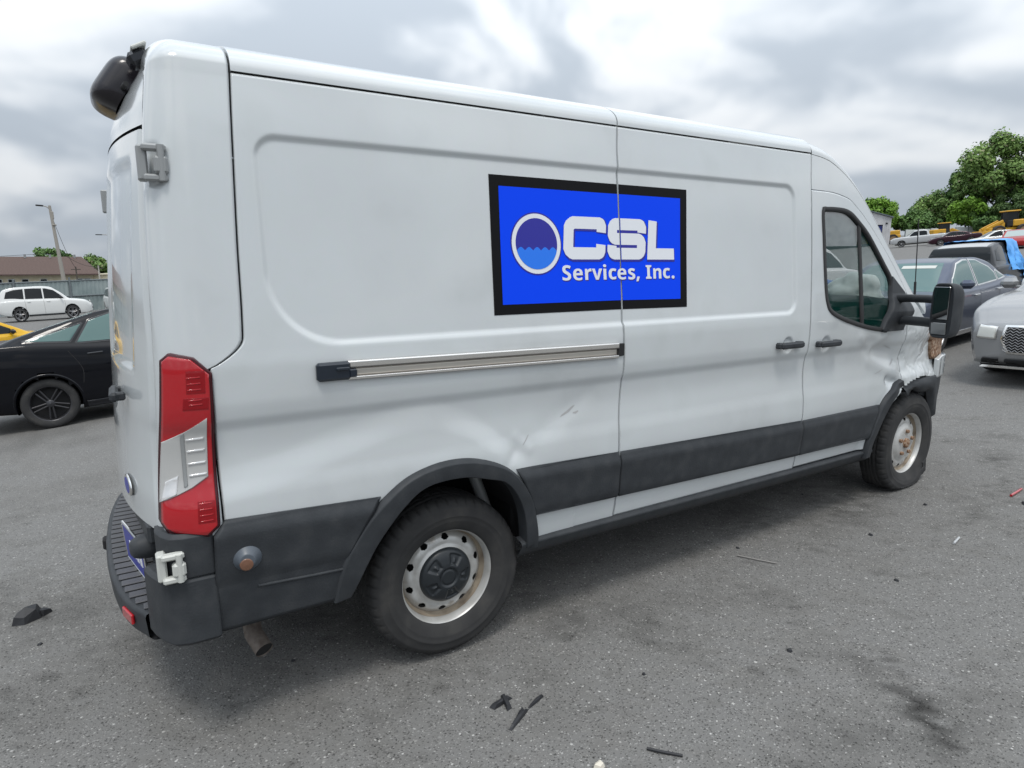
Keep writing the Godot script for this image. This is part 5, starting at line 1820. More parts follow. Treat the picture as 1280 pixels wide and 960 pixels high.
	var chr := make_car("silver_sedan", "silver sedan with a black mesh grille facing the van at the right edge", "car", place(10.3, .22, PI + .08, Vector3(1.03, 1.03, 1.03)), lb, {
		fine = true, paint = paint("paint_silver", lc(.30, .305, .31), .4, .25), trim = M.chrome, rim = M.alloy, win = lb_win, screens = [["windscreen", v2([-.72, .90, .72, .90, .56, .20, -.56, .20])]], doors = [v2([-.40, .25, -.39, .6, -.40, .95]), v2([.72, .28, .76, .6, .70, .93])], handles = [Vector2(-.18, .86), Vector2(-1.2, .88)], handle_mat = M.chrome, mirror = Vector2(.50, .99), spokes = 5,
		ends = [["grille_frame", v2([-.47, .38, .47, .38, .56, .53, .52, .70, -.52, .70, -.56, .53]), true, M.chrome, .014], ["grille", v2([-.44, .40, .44, .40, .53, .53, .49, .68, -.49, .68, -.53, .53]), true, M.dark, .022],
			["headlamp_frame", v2([-.89, .545, -.62, .535, -.605, .68, -.85, .70]), true, M.chrome, .010], ["headlamp", v2([-.875, .56, -.64, .55, -.62, .665, -.845, .685]), true, M.lamp_milk, .022], ["headlamp_frame", v2([.62, .535, .89, .545, .85, .70, .605, .68]), true, M.chrome, .010], ["headlamp", v2([.64, .55, .875, .56, .845, .685, .62, .665]), true, M.lamp_milk, .022],
			["lower_intake", v2([-.52, .22, .52, .22, .50, .31, -.50, .31]), true, M.dark, .02], ["chrome_lip", v2([-.84, .195, .84, .195, .80, .225, -.80, .225]), true, M.chrome, .03], ["fog_lamp", v2([-.82, .25, -.60, .25, -.58, .31, -.78, .32]), true, M.dark, .02], ["fog_lamp", v2([.60, .25, .82, .25, .78, .32, .58, .31]), true, M.dark, .02]]})
	var bars := []
	for kx in 9:
		var y := .415 + kx * .031
		var pts := PackedVector3Array()
		for i in 29:
			var z := lerpf(-.40, .40, i / 28.0)
			pts.append(Vector3(car_cap(lb, y, z, true) + .026, y + .011 * (1 if i % 2 == 0 else -1), z))
		bars.append([tube(pts, .0035, 5, false), Transform3D()])
	obj("grille_mesh", joined(bars), M.chrome_strip, chr)

	# dark SUV under a blue tarpaulin
	var ds := make_car("dark_suv", "dark grey SUV with a blue tarpaulin over its broken front", "car", place(22.3, -6.5, .16, Vector3(.93, .93, 1)), suv, {fine = false, paint = paint("paint_grey", lc(.035, .038, .043), .2, .3), rim = M.alloy, win = suv_win, spokes = 5, mirror = Vector2(.86, 1.12), screens = suv_o.screens + [["rear_window", v2([-.70, -2.12, .70, -2.12, .80, -2.40, -.80, -2.40])]]})
	obj("roof_skin", patch(PackedVector2Array(v2([-.62, -2.1, .62, -2.1, .58, .2, -.58, .2])), func(z, x, of): return Vector3(x, car_top(suv, x, z) + .006 + of, z), 0.0, 10, 12, .004, true), M.roof_reflection_pale, ds)  # reflection on the dark roof, painted as a pale sheet over it
	tarp(place(22.3, -6.5, .16, Vector3(.93, .93, 1)), suv)
	# white sedan boot at the right edge
	make_car("white_sedan", "white sedan seen in part between the silver sedan and the tarpaulin", "car", place(16.6, -1.75, .10, Vector3(1, .93, 1)), sd, {paint = M.paint_white, rim = M.alloy, win = sed_win, screens = sed_screens, doors = sed_doors, spokes = 5, ends = [["tail_lamp", v2([-.84, .82, -.45, .84, -.45, .92, -.83, .95]), false, M.lens_red, .012], ["tail_lamp", v2([.45, .84, .84, .82, .83, .95, .45, .92]), false, M.lens_red, .012]]})
	# car seen through the cab windows
	make_car("blue_sedan", "blue sedan beyond the van seen through its cab windows", "car", place(12.3, -6.7, .08), sd, {paint = paint("paint_blue", lc(.02, .09, .30), .2, .3), glass = M.glass_teal, rim = M.alloy, win = sed_win, screens = sed_screens, doors = sed_doors, spokes = 5, ends = [["tail_lamp", v2([-.84, .78, -.45, .80, -.45, .92, -.83, .95]), false, M.lens_red, .012], ["tail_lamp", v2([.45, .80, .84, .78, .83, .95, .45, .92]), false, M.lens_red, .012]]})
	make_car("white_hatchback", "white car parked past the blue sedan beyond the van's cab", "car", place(17.2, -9.4, .08), suv, {paint = M.paint_white, rim = M.alloy, win = suv_win, screens = suv_o.screens, spokes = 5})
	# far side of the yard, on the right
	var pk := car_spec("pickup")
	make_car("silver_pickup", "silver crew-cab pickup truck parked near the grey metal workshop", "pickup truck", place(85.0, -40.1, 2.08), pk, {paint = paint("paint_pale_silver", lc(.48, .49, .50), .2, .3), rim = M.alloy, lip = M.black_plastic, spokes = 5, win = [v2([.05, 1.26, 1.0, 1.24, .82, 1.5, .5, 1.75, .1, 1.80]), v2([-.86, 1.26, -.04, 1.26, -.03, 1.80, -.6, 1.79, -.82, 1.70])], screens = [["windscreen", v2([-.78, 1.26, .78, 1.26, .66, .55, -.66, .55])]]})
	make_car("maroon_sedan", "dark maroon sedan with a crumpled silver front next to the pickup", "car", place(81.0, -34.2, 2.15), sd, {paint = paint("paint_maroon", lc(.035, .012, .02), .2, .3), rim = M.alloy, win = sed_win, screens = sed_screens, spokes = 5})
	make_car("pale_sedan", "white sedan partly hidden behind the dark SUV's roof", "car", place(64.2, -23.0, 2.2), sd, {paint = M.paint_white, rim = M.alloy, win = sed_win, screens = sed_screens, spokes = 5})
	make_car("red_sedan", "red sedan with a pale windscreen below the wheel loader", "car", place(60.5, -20.3, PI + .3), sd, {paint = paint("paint_red", lc(.30, .02, .02)), rim = M.alloy, win = sed_win, screens = sed_screens, glass = M.glass_pale, spokes = 5})

func tarp(xf: Transform3D, sp: Dictionary) -> void:
	var V := PackedVector3Array()
	var r := FastNoiseLite.new()
	r.seed = 31
	r.frequency = .9
	var nu := 36
	var nv := 61
	for j in nv:
		var sv := lerpf(-1.75, 1.75, j / (nv - 1.0))       # across the car
		for i in nu:
			var x := lerpf(-.85, 1.35, i / (nu - 1.0))
			var zt := clampf(sv, -.78, .78)
			var drop := maxf(absf(sv) - .78, 0.0)
			var n := r.get_noise_2d(x * 2.2, sv * 2.0)
			var fold := .05 * sin(x * 9.0 + n * 4.0) * sstep(0.0, .4, drop)
			var y := car_top(sp, x, zt * .8) + .03
			var zz := zt + signf(sv) * (drop * .25 + fold + .03)
			V.append(Vector3(x + .1 * n, y - drop * .95 + n * .04 + (.05 if drop == 0.0 else 0.0), zz))
	var o := obj("tarpaulin", grid_from(V, nu, nv, true), M.tarp_blue)
	o.transform = xf
	tag(o, "crumpled light blue tarpaulin draped over the dark SUV", "tarpaulin")

# ================================================================ BACKGROUND STRUCTURES
func build_fence() -> void:
	var f := thing("metal_fence", "tall grey-green corrugated metal fence behind the white SUV", "fence")
	var a := Vector2(-24.0, -50.0)
	var b := Vector2(48.6, -73.1)
	var n := 22
	var d := (b - a) / n
	var hgt := 2.38
	for i in n:
		var p := a + d * i
		var q := a + d * (i + 1)
		for lev in 2:
			var rows := [[], []]
			var cnt := 49
			for c in cnt:
				var t := lerpf(.012, .988, c / (cnt - 1.0))
				var w := p.lerp(q, t)
				var nrm := Vector2(-d.y, d.x).normalized()
				var ph := c % 4
				var off := .035 if (ph == 1 or ph == 2) else 0.0
				off += .03 * lev
				var g := H(w.x, w.y)
				var y0 := g + (.06 if lev == 0 else 1.22)
				var y1 := g + (1.26 if lev == 0 else hgt)
				rows[0].append(Vector3(w.x + nrm.x * off, y0, w.y + nrm.y * off))
				rows[1].append(Vector3(w.x + nrm.x * off, y1, w.y + nrm.y * off))
			obj("panel", strip_mesh(rows, true), M.fence_metal if (i * 2 + lev) % 3 != 0 else M.fence_metal_worn, f)
	for i in n + 1:
		var p := a + d * i
		var g := H(p.x, p.y)
		obj("post", rbox(Vector3(.12, hgt + .35, .12), .01), M.fence_post, f, Transform3D(Basis(), Vector3(p.x, g + hgt * .5 + .1, p.y + .09)))
	for yy in [1.24, hgt + .02]:
		for i in n:
			var p := a + d * i
			var q := a + d * (i + 1)
			var gp: float = H(p.x, p.y) + yy
			var gq: float = H(q.x, q.y) + yy
			obj("rail", tube(PackedVector3Array([Vector3(p.x, gp, p.y + .06), Vector3(q.x, gq, q.y + .06)]), .06, 6), M.fence_post, f)

func build_house() -> void:
	var bx := thing("brown_roof_building", "long cream building with a brown hipped roof beyond the fence", "building")
	var g := -2.9
	var x0 := -40.0
	var x1 := -3.6
	var z0 := -92.5
	var z1 := -106.0
	var eave := .95
	obj("wall", rbox(Vector3(x1 - x0, eave - g, z0 - z1), .02), M.cream_wall, bx, Transform3D(Basis(), Vector3((x0 + x1) * .5, (eave + g) * .5, (z0 + z1) * .5)))
	var st := SurfaceTool.new()
	st.begin(Mesh.PRIMITIVE_TRIANGLES)
	var o := .7
	var A := Vector3(x0 - o, eave, z0 + o); var B := Vector3(x1 + o, eave, z0 + o); var C := Vector3(x1 + o, eave, z1 - o); var D := Vector3(x0 - o, eave, z1 - o)
	var R1 := Vector3(-11.3, 3.1, (z0 + z1) * .5); var R2 := Vector3(x1 - 1.2, 3.1, (z0 + z1) * .5)
	var R0 := Vector3(x0 + 8.0, 3.0, (z0 + z1) * .5)
	R1 = R0
	st.set_smooth_group(-1)
	for tq in [[A, R1, R2], [A, R2, B], [B, R2, C], [C, R2, R1], [C, R1, D], [D, R1, A]]:
		for p in tq: st.add_vertex(p)
	for tq in [[A, B, C], [A, C, D]]:
		for p in tq: st.add_vertex(p + Vector3(0, -.02, 0))
	st.generate_normals()
	var rf := obj("roof", st.commit(), M.brown_roof, bx)
	obj("gutter", rbox(Vector3(x1 - x0 + 1.4, .16, .12), .02), M.brown_trim, rf, Transform3D(Basis(), Vector3((x0 + x1) * .5, eave - .06, z0 + .72)))
	for i in 3:
		obj("roof_vent", tube(PackedVector3Array([Vector3(-5.5 - i * 2.6, 2.9, -98.6), Vector3(-5.5 - i * 2.6, 3.35, -98.6)]), .12, 8), M.grey_metal, rf)
	for x in [-34.0, -30.5, -27.0, -22.0, -18.6, -15.0, -12.9, -11.7, -10.4, -8.6, -5.0, -4.2]:
		var w := obj("window", rbox(Vector3(.72, .8, .06), .01), M.white_plastic, bx, Transform3D(Basis(), Vector3(x, .0, z0 + .02)))
		obj("pane", rbox(Vector3(.58, .66, .03), .005), M.glass_dark, w, Transform3D(Basis(), Vector3(0, 0, .03)))
		obj("sill", rbox(Vector3(.8, .06, .1), .01), M.white_plastic, w, Transform3D(Basis(), Vector3(0, -.44, .04)))
	var sh := thing("cream_outbuilding", "small cream block building at the end of the fence", "building")
	obj("wall", rbox(Vector3(5.2, 3.4, 5.0), .02), M.cream_wall, sh, Transform3D(Basis(), Vector3(-1.0, -.85, -95.3)))
	obj("roof", rbox(Vector3(5.5, .16, 5.3), .02), M.cream_trim, sh, Transform3D(Basis(Vector3(0, 0, 1), .05), Vector3(-1.0, .93, -95.3)))
	obj("door", rbox(Vector3(.9, 2.0, .06), .01), M.brown_trim, sh, Transform3D(Basis(), Vector3(.4, -1.4, -92.8)))

func build_poles() -> void:
	var p := thing("lamp_pole", "leaning grey concrete pole with a street lamp on a short arm", "street lamp")
	obj("pole", lathe_y(PackedVector2Array([Vector2(.20, 0), Vector2(.115, 9.6), Vector2(.0, 9.62)])), M.pole_grey, p, Transform3D(Basis(basis_tilt(Vector3(-.055, 1, -.02))), Vector3(-5.35, -2.1, -72.8)))
	obj("lamp_arm", tube(PackedVector3Array([Vector3(-5.86, 7.15, -73.0), Vector3(-6.15, 7.38, -73.0), Vector3(-6.45, 7.45, -73.0)]), .04, 8), M.pole_grey, p)
	obj("lamp_head", rbox(Vector3(.62, .14, .26), .05), M.dark, p, Transform3D(Basis(Vector3(0, 0, 1), -.06), Vector3(-6.65, 7.46, -73.0)))
	obj("transformer_bracket", boxes([[Vector3(.26, .7, .3), Vector3(-5.77, 6.6, -73.0), .03], [Vector3(.34, .1, .34), Vector3(-5.68, 5.7, -72.9), .02]]), M.pole_grey, p)
	for e in [[-2.75, -84.0, 4.2, .09, .10, "thin wooden utility pole beside the beige outbuilding"], [-4.85, -83.0, 4.1, .08, .0, "short dark utility pole in front of the brown roof"]]:
		var u := thing("utility_pole", e[5], "utility pole", Transform3D(), "utility poles beyond the fence")
		obj("pole", lathe_y(PackedVector2Array([Vector2(e[3], 0), Vector2(e[3] * .8, e[2]), Vector2(0, e[2] + .02)])), M.pole_pale if e[4] > .05 else M.pole_dark, u, Transform3D(Basis(), Vector3(e[0], -2.3, e[1])))
		obj("crossarm", rbox(Vector3(.9, .09, .09), .01), M.pole_dark, u, Transform3D(Basis(), Vector3(e[0], -2.3 + e[2] - .3, e[1])))
	var l2 := thing("far_street_lamp", "distant street lamp whose head shows next to the van's left hinge", "street lamp")
	obj("pole", lathe_y(PackedVector2Array([Vector2(.1, 0), Vector2(.06, 7.7), Vector2(0, 7.72)])), M.pole_grey, l2, Transform3D(Basis(), Vector3(-1.2, -2.3, -88.2)))
	obj("lamp_arm", tube(PackedVector3Array([Vector3(-1.2, 5.3, -88.2), Vector3(-1.7, 5.5, -88.2), Vector3(-2.1, 5.5, -88.2)]), .04, 6), M.pole_grey, l2)
	obj("lamp_head", rbox(Vector3(.7, .10, .25), .03), M.dark, l2, Transform3D(Basis(), Vector3(-2.4, 5.5, -88.2)))
	for e in [[Vector3(-5.75, 6.3, -73), Vector3(-4.85, 1.6, -83), "slack wire from the leaning pole to the short dark pole"], [Vector3(-5.7, 3.4, -72.9), Vector3(-2.75, 1.8, -84), "slack wire running to the thin wooden pole"], [Vector3(-5.7, 3.1, -72.9), Vector3(-40, 2.4, -84), "thin wire running left across the sky from the leaning pole"]]:
		var pts := PackedVector3Array()
		for i in 17:
			var t := i / 16.0
			pts.append(e[0].lerp(e[1], t) - Vector3(0, .5 * 4.0 * t * (1.0 - t), 0))
		tag(obj("overhead_wire", tube(pts, .018, 5), M.dark), e[2], "wire", "overhead wires")

func basis_tilt(up: Vector3) -> Basis:
	var y := up.normalized()
	var x := y.cross(Vector3(0, 0, 1)).normalized()
	return Basis(x, y, x.cross(y))

func lathe_y(prof: PackedVector2Array, seg := 20) -> ArrayMesh:
	var V := PackedVector3Array()
	for p in prof:
		for i in seg + 1:
			var a := TAU * i / seg
			V.append(Vector3(p.x * cos(a), p.y, p.x * sin(a)))
	return grid_from(V, seg + 1, prof.size(), true, PackedByteArray(), true)

func build_workshop() -> void:
	var w := thing("metal_workshop", "pale grey metal workshop with a low gable roof and dark open doorway", "building")
	# gable end faces the yard; local x runs along the front from the near corner, local z goes back
	var c := Vector3(103.0, 4.6, -53.6)
	var back := Vector3(.84, 0, -.54).normalized()
	var along := Vector3(-.53, 0, -.85).normalized()
	var xf := Transform3D(Basis(along, Vector3.UP, along.cross(Vector3.UP)), c)
	var W := 16.0
	var hh := 4.25
	var dep := 18.0
	var s := 1.0 if along.cross(Vector3.UP).dot(back) > 0 else -1.0
	var B := func(sz_: Vector3, at: Vector3): return [sz_, at, .02]
	obj("wall", boxes([B.call(Vector3(1.1, hh, .2), Vector3(.55, hh * .5, 0)), B.call(Vector3(3.4, hh - 3.2, .2), Vector3(2.8, hh - (hh - 3.2) * .5, 0)), B.call(Vector3(W - 4.5, hh, .2), Vector3(4.5 + (W - 4.5) * .5, hh * .5, 0)), B.call(Vector3(.2, hh, dep), Vector3(.1, hh * .5, s * (dep * .5 + .1))), B.call(Vector3(.2, hh, dep), Vector3(W - .1, hh * .5, s * (dep * .5 + .1))), B.call(Vector3(W, hh, .2), Vector3(W * .5, hh * .5, s * (dep + .2)))]), M.workshop_wall, w, xf)
	for zz in [0.0, s * (dep + .2)]:
		var gp := prism(PackedVector2Array([Vector2(0, hh), Vector2(W, hh), Vector2(W * .5, hh + 2.6)]), .2)
		obj("gable", gp, M.workshop_wall, w, xf * Transform3D(Basis(), Vector3(0, 0, zz - .1)))
	for q in [1.0, -1.0]:
		var ln := Vector2(W * .5 + .3, 2.6).length() + .1
		obj("roof", rbox(Vector3(ln, .16, dep + .8), .02), M.workshop_roof, w, xf * Transform3D(Basis(Vector3(0, 0, 1), -q * atan2(2.6, W * .5)), Vector3(W * .5 + q * (W * .25 + .1), hh + 1.3 + .09, s * dep * .5)))
	for x in [.25, .55, .85]:
		obj("cladding_rib", rbox(Vector3(.05, hh, .05), .01), M.workshop_wall, w, xf * Transform3D(Basis(), Vector3(x, hh * .5, -s * .11)))
	obj("door", rbox(Vector3(.95, 3.1, .1), .01), M.door_blue, w, xf * Transform3D(Basis(), Vector3(1.62, 1.55, s * .2)))
	obj("wall_lamp", rbox(Vector3(.3, .2, .25), .03), M.dark, w, xf * Transform3D(Basis(), Vector3(.6, 3.4, -s * .2)))
	obj("floor_slab", rbox(Vector3(W - .6, .1, dep - .2), .01), M.dark, w, xf * Transform3D(Basis(), Vector3(W * .5, -.1, s * (dep * .5 + .1))))

func make_loader(label: String, xf: Transform3D) -> void:
	var l := thing("wheel_loader", label, "wheel loader", xf, "yellow wheel loaders across the yard")
	var y: Material = M.machine_yellow
	obj("engine_hood", boxes([[Vector3(2.3, .85, 1.5), Vector3(-1.5, 1.75, 0), .12], [Vector3(1.0, .5, 1.7), Vector3(-2.2, 1.2, 0), .08]]), y, l)
	obj("front_frame", boxes([[Vector3(1.3, .7, .9), Vector3(1.3, 1.15, 0), .08], [Vector3(.5, 1.0, 1.0), Vector3(.7, 1.4, 0), .08], [Vector3(1.4, .5, 1.0), Vector3(-.3, 1.0, 0), .06]]), y, l)
	for s in [1, -1]:
		obj("lift_arm", boxes([[Vector3(2.2, .35, .16), Vector3(1.7, 1.65, .48 * s), .04, Basis(Vector3(0, 0, 1), -.42)]]), y, l)
	obj("lift_cylinder", tube(PackedVector3Array([Vector3(.8, 1.2, .0), Vector3(2.3, 1.35, .0)]), .09, 8), M.grey_metal, l)
	obj("bucket", boxes([[Vector3(.1, 1.0, 2.6), Vector3(2.55, .85, 0), .03, Basis(Vector3(0, 0, 1), .3)], [Vector3(1.0, .1, 2.6), Vector3(3.0, .35, 0), .03], [Vector3(.9, .7, .08), Vector3(2.9, .65, 1.28), .03], [Vector3(.9, .7, .08), Vector3(2.9, .65, -1.28), .03]]), y, l)
	var cab := obj("cab", boxes([[Vector3(1.35, .75, 1.3), Vector3(-.35, 1.75, 0), .06]]), M.dark, l)
	for e in [[.28, .6], [.28, -.6], [-.98, .6], [-.98, -.6]]:
		obj("cab_post", rbox(Vector3(.09, 1.15, .09), .02), M.dark, cab, Transform3D(Basis(), Vector3(e[0], 2.6, e[1])))
	obj("cab_glass", rbox(Vector3(1.2, 1.1, 1.15), .02), M.glass_dark, cab, Transform3D(Basis(), Vector3(-.35, 2.6, 0)))
	obj("cab_roof", rbox(Vector3(1.75, .16, 1.5), .06), M.machine_yellow, cab, Transform3D(Basis(), Vector3(-.35, 3.25, 0)))
	obj("exhaust_stack", tube(PackedVector3Array([Vector3(-1.3, 2.1, .2), Vector3(-1.3, 2.8, .2)]), .07, 8), M.dark, l)
	for e in [[1.45, .95, 0.0], [-1.45, .95, 0.0], [1.45, -.95, PI], [-1.45, -.95, PI]]:
		car_wheel(l, "wheel", Transform3D(Basis(Vector3.UP, e[2]), Vector3(e[0], .78, e[1])), .78, .55, M.rim_tan, 0)

func build_far_wall() -> void:
	var f := thing("white_panel_fence", "long low white panel fence under the trees behind the loaders", "fence")
	var a := Vector2(118.0, -59.2)
	var b := Vector2(132.5, -49.8)
	var n := 8
	for i in n:
		var p := a.lerp(b, float(i) / n)
		var q := a.lerp(b, (i + 1.0) / n)
		var c := (p + q) * .5
		var g := lerpf(5.7, 6.5, (i + .5) / n)
		var ang := -atan2(q.y - p.y, q.x - p.x)
		obj("panel", rbox(Vector3(p.distance_to(q) - .06, 1.9, .08), .01), M.white_panel, f, Transform3D(Basis(Vector3.UP, ang), Vector3(c.x, g + .95, c.y)))
		obj("post", rbox(Vector3(.12, 1.8, .14), .01), M.fence_post, f, Transform3D(Basis(Vector3.UP, ang), Vector3(p.x, g + 1.0, p.y)))

# ================================================================ TREES
func make_tree(called: String, label: String, base: Vector3, h: float, rx: float, lo: float, count: int, leaf: float, cols: Array, sd: int, m: Material, group := "trees along the far edge of the yard") -> void:
	var t := thing(called, label, "tree", Transform3D(Basis(), base), group)
	var r := RandomNumberGenerator.new()
	r.seed = sd
	var cy := h * (lo + 1.0) * .5
	var ry := h * (1.0 - lo) * .5
	# limbs
	var trunk := []
	var top := Vector3(r.randfn(0, .3), h * .62, r.randfn(0, .3))
	trunk.append([tapered(PackedVector3Array([Vector3(0, -.3, 0), Vector3(top.x * .3, h * .25, top.z * .3), top]), h * .022, h * .008), Transform3D()])
	var lobes := []
	var nl := 44
	for i in nl:
		# lobe centres spread through the crown, more of them outside
		var v := Vector3(r.randfn(), r.randfn(), r.randfn()).normalized()
		var q := pow(r.randf(), .45)
		var squash := 1.0 if v.y > 0.0 else .75
		var p := Vector3(v.x * rx * q * .82, cy + v.y * ry * q * .80 * squash, v.z * rx * q * .82)
		lobes.append([p, r.randf_range(.13, .27) * rx, r.randf()])
		if i < 12:
			var from := Vector3(top.x, 0, top.z) * .5 + Vector3(0, clampf(p.y - rx * .5, h * .18, h * .55), 0)
			trunk.append([tapered(PackedVector3Array([from, from.lerp(p, .5) + Vector3(0, -.2, 0), p]), h * .008, h * .002), Transform3D()])
	obj("trunk", joined(trunk), M.bark, t)
	var V := PackedVector3Array()
	var N := PackedVector3Array()
	var C := PackedColorArray()
	var I := PackedInt32Array()
	for kx in int(count * 1.7):
		var L: Array = lobes[r.randi() % nl]
		var v := Vector3(r.randfn(), r.randfn() * .8, r.randfn()).normalized()
		var rad: float = L[1] * pow(r.randf(), .4) * (1.25 if r.randf() < .12 else 1.0)
		var p: Vector3 = L[0] + v * rad
		var s := leaf * r.randf_range(.4, .95)
		var nrm := (v + Vector3(r.randfn(), r.randfn() + .7, r.randfn()) * .6).normalized()
		var a := nrm.cross(Vector3(r.randfn(), r.randfn(), r.randfn())).normalized()
		var b := nrm.cross(a)
		var base_i := V.size()
		var tone: float = clampf(L[2] * .55 + r.randf() * .5, 0.0, 1.0)
		var c: Color = cols[0].lerp(cols[1], tone)
		if r.randf() < .06: c = cols[2]
		for q in [a * s, b * s * .55, -a * s * .9, -b * s * .5]:
			V.append(p + q)
			N.append(nrm)
			C.append(c)
		V[base_i] -= nrm * s * .25
		V[base_i + 2] -= nrm * s * .25
		I.append_array([base_i, base_i + 3, base_i + 1, base_i + 1, base_i + 3, base_i + 2])
	obj("crown", mesh_from(V, N, I, C), m, t).set_meta("kind", "stuff")

func tapered(path: PackedVector3Array, r0: float, r1: float) -> ArrayMesh:
	var V := PackedVector3Array()
	var n := path.size()
	for k2 in n:
		var d := (path[mini(k2 + 1, n - 1)] - path[maxi(k2 - 1, 0)]).normalized()
		var s := d.cross(Vector3(.31, .1, .9)).normalized()
		var u := d.cross(s)
		var rr := lerpf(r0, r1, k2 / (n - 1.0))
		for i in 8:
			var a := TAU * i / 7.0
			V.append(path[k2] + (s * cos(a) + u * sin(a)) * rr)
	return grid_from(V, 8, n, false, PackedByteArray(), true)

func build_trees() -> void:
	var lm := mat("leaves", Color(1, 1, 1), .7)
	lm.vertex_color_use_as_albedo = true
	lm.backlight_enabled = true
	lm.backlight = lc(.07, .11, .025)
	lm.cull_mode = BaseMaterial3D.CULL_DISABLED
	var deep := [Color(.045, .105, .027), Color(.13, .24, .055), Color(.14, .21, .08)]
	var olive := [Color(.07, .14, .035), Color(.22, .34, .085), Color(.22, .22, .11)]
	var lime := [Color(.06, .14, .012), Color(.18, .34, .03), Color(.22, .36, .06)]
	for e in [
		["broadleaf_tree", "tall broad tree towering at the right edge of the photo", Vector3(132.0, 6.9, -51.0), 17.6, 8.2, .18, 15000, .46, olive, 3],
		["broadleaf_tree", "dark tree leaning into the tall tree from its left", Vector3(133.5, 7.0, -55.5), 14.0, 5.4, .12, 9000, .44, deep, 4],
		["broadleaf_tree", "dark thick tree right of the tall tree above the loaders", Vector3(133.0, 7.2, -43.0), 13.0, 7.5, .02, 11000, .46, deep, 5],
		["broadleaf_tree", "bright lime green tree right behind the workshop roof", Vector3(119.0, 5.5, -65.0), 8.9, 4.6, .02, 9000, .40, lime, 6],
		["broadleaf_tree", "dark green tree furthest left, above the workshop", Vector3(116.0, 5.2, -72.0), 9.6, 5.2, .02, 9000, .42, deep, 7],
		["broadleaf_tree", "olive green tree with a pale rounded top near the middle of the row", Vector3(129.0, 6.5, -59.2), 9.6, 4.9, .02, 10000, .42, olive, 8],
		["broadleaf_tree", "lower bright green tree in front of the tall tree's trunk", Vector3(127.5, 6.6, -54.0), 7.6, 4.0, .02, 8000, .38, lime, 9],
		["broadleaf_tree", "low dark shrubby tree behind the white panel fence", Vector3(124.0, 6.2, -60.5), 6.0, 4.6, .0, 8000, .38, deep, 10],
		["broadleaf_tree", "rough green tree below the tall tree behind the right loader", Vector3(130.0, 6.9, -47.6), 8.4, 5.0, .0, 9000, .40, [Color(.03, .065, .02), Color(.09, .16, .04), Color(.13, .18, .06)], 11]]:
		make_tree(e[0], e[1], e[2], e[3], e[4], e[5], e[6], e[7], e[8], e[9], lm)
	make_tree("broadleaf_tree", "low bush filling the gap above the right loader's bucket", Vector3(128.5, 6.4, -50.6), 5.2, 3.6, .0, 7000, .36, deep, 12, lm)
	make_tree("roadside_tree", "small rounded tree rising behind the brown roof", Vector3(-9.2, -2.7, -117.0), 7.9, 3.2, .3, 4200, .34, deep, 21, lm, "trees beyond the brown building")
	make_tree("roadside_tree", "pale tree beside the utility poles next to the van's tail", Vector3(-2.6, -2.4, -104.0), 6.3, 3.4, .05, 5200, .32, olive, 22, lm, "trees beyond the brown building")
	make_tree("roadside_tree", "dark tree standing closest to the van's tail beyond the fence", Vector3(1.6, -2.3, -106.0), 6.6, 3.2, .05, 5200, .32, deep, 23, lm, "trees beyond the brown building")
	make_tree("roadside_tree", "low tree at the end of the brown roof's ridge", Vector3(-5.6, -2.6, -118.0), 6.4, 2.4, .2, 3200, .32, deep, 24, lm, "trees beyond the brown building")

# ================================================================ SMALL THINGS ON THE GROUND
func shard(pts: PackedVector2Array, th: float, seed_: int) -> ArrayMesh:     # broken flat piece, humped a little
	var r := RandomNumberGenerator.new()
	r.seed = seed_
	var st := SurfaceTool.new()
	st.begin(Mesh.PRIMITIVE_TRIANGLES)
	st.set_smooth_group(-1)
	var c := Vector2.ZERO
	for p in pts: c += p
	c /= pts.size()
	var n := pts.size()
	var rim := []
	var low := []
	for p in pts:
		var q := c + (p - c) * .72
		rim.append(Vector3(q.x, th * r.randf_range(.5, .9), q.y))
		low.append(Vector3(p.x, 0, p.y))
	var top := Vector3(c.x, th, c.y)
	var area := 0.0
	for i in n: area += pts[i].cross(pts[(i + 1) % n])
	for i in n:
		var a: Vector3 = rim[i]; var b: Vector3 = rim[(i + 1) % n]; var d: Vector3 = low[i]; var e: Vector3 = low[(i + 1) % n]
		var tris := [a, b, top, d, e, a, a, e, b]
		if area < 0.0: tris = [b, a, top, e, d, a, e, a, b]
		for v in tris: st.add_vertex(v)
	st.generate_normals()
	return st.commit()

func on_ground(x: float, z: float, yaw: float, lift := 0.0) -> Transform3D:
	return Transform3D(Basis(Vector3.UP, yaw), Vector3(x, H(x, z) - .004 + lift, z))

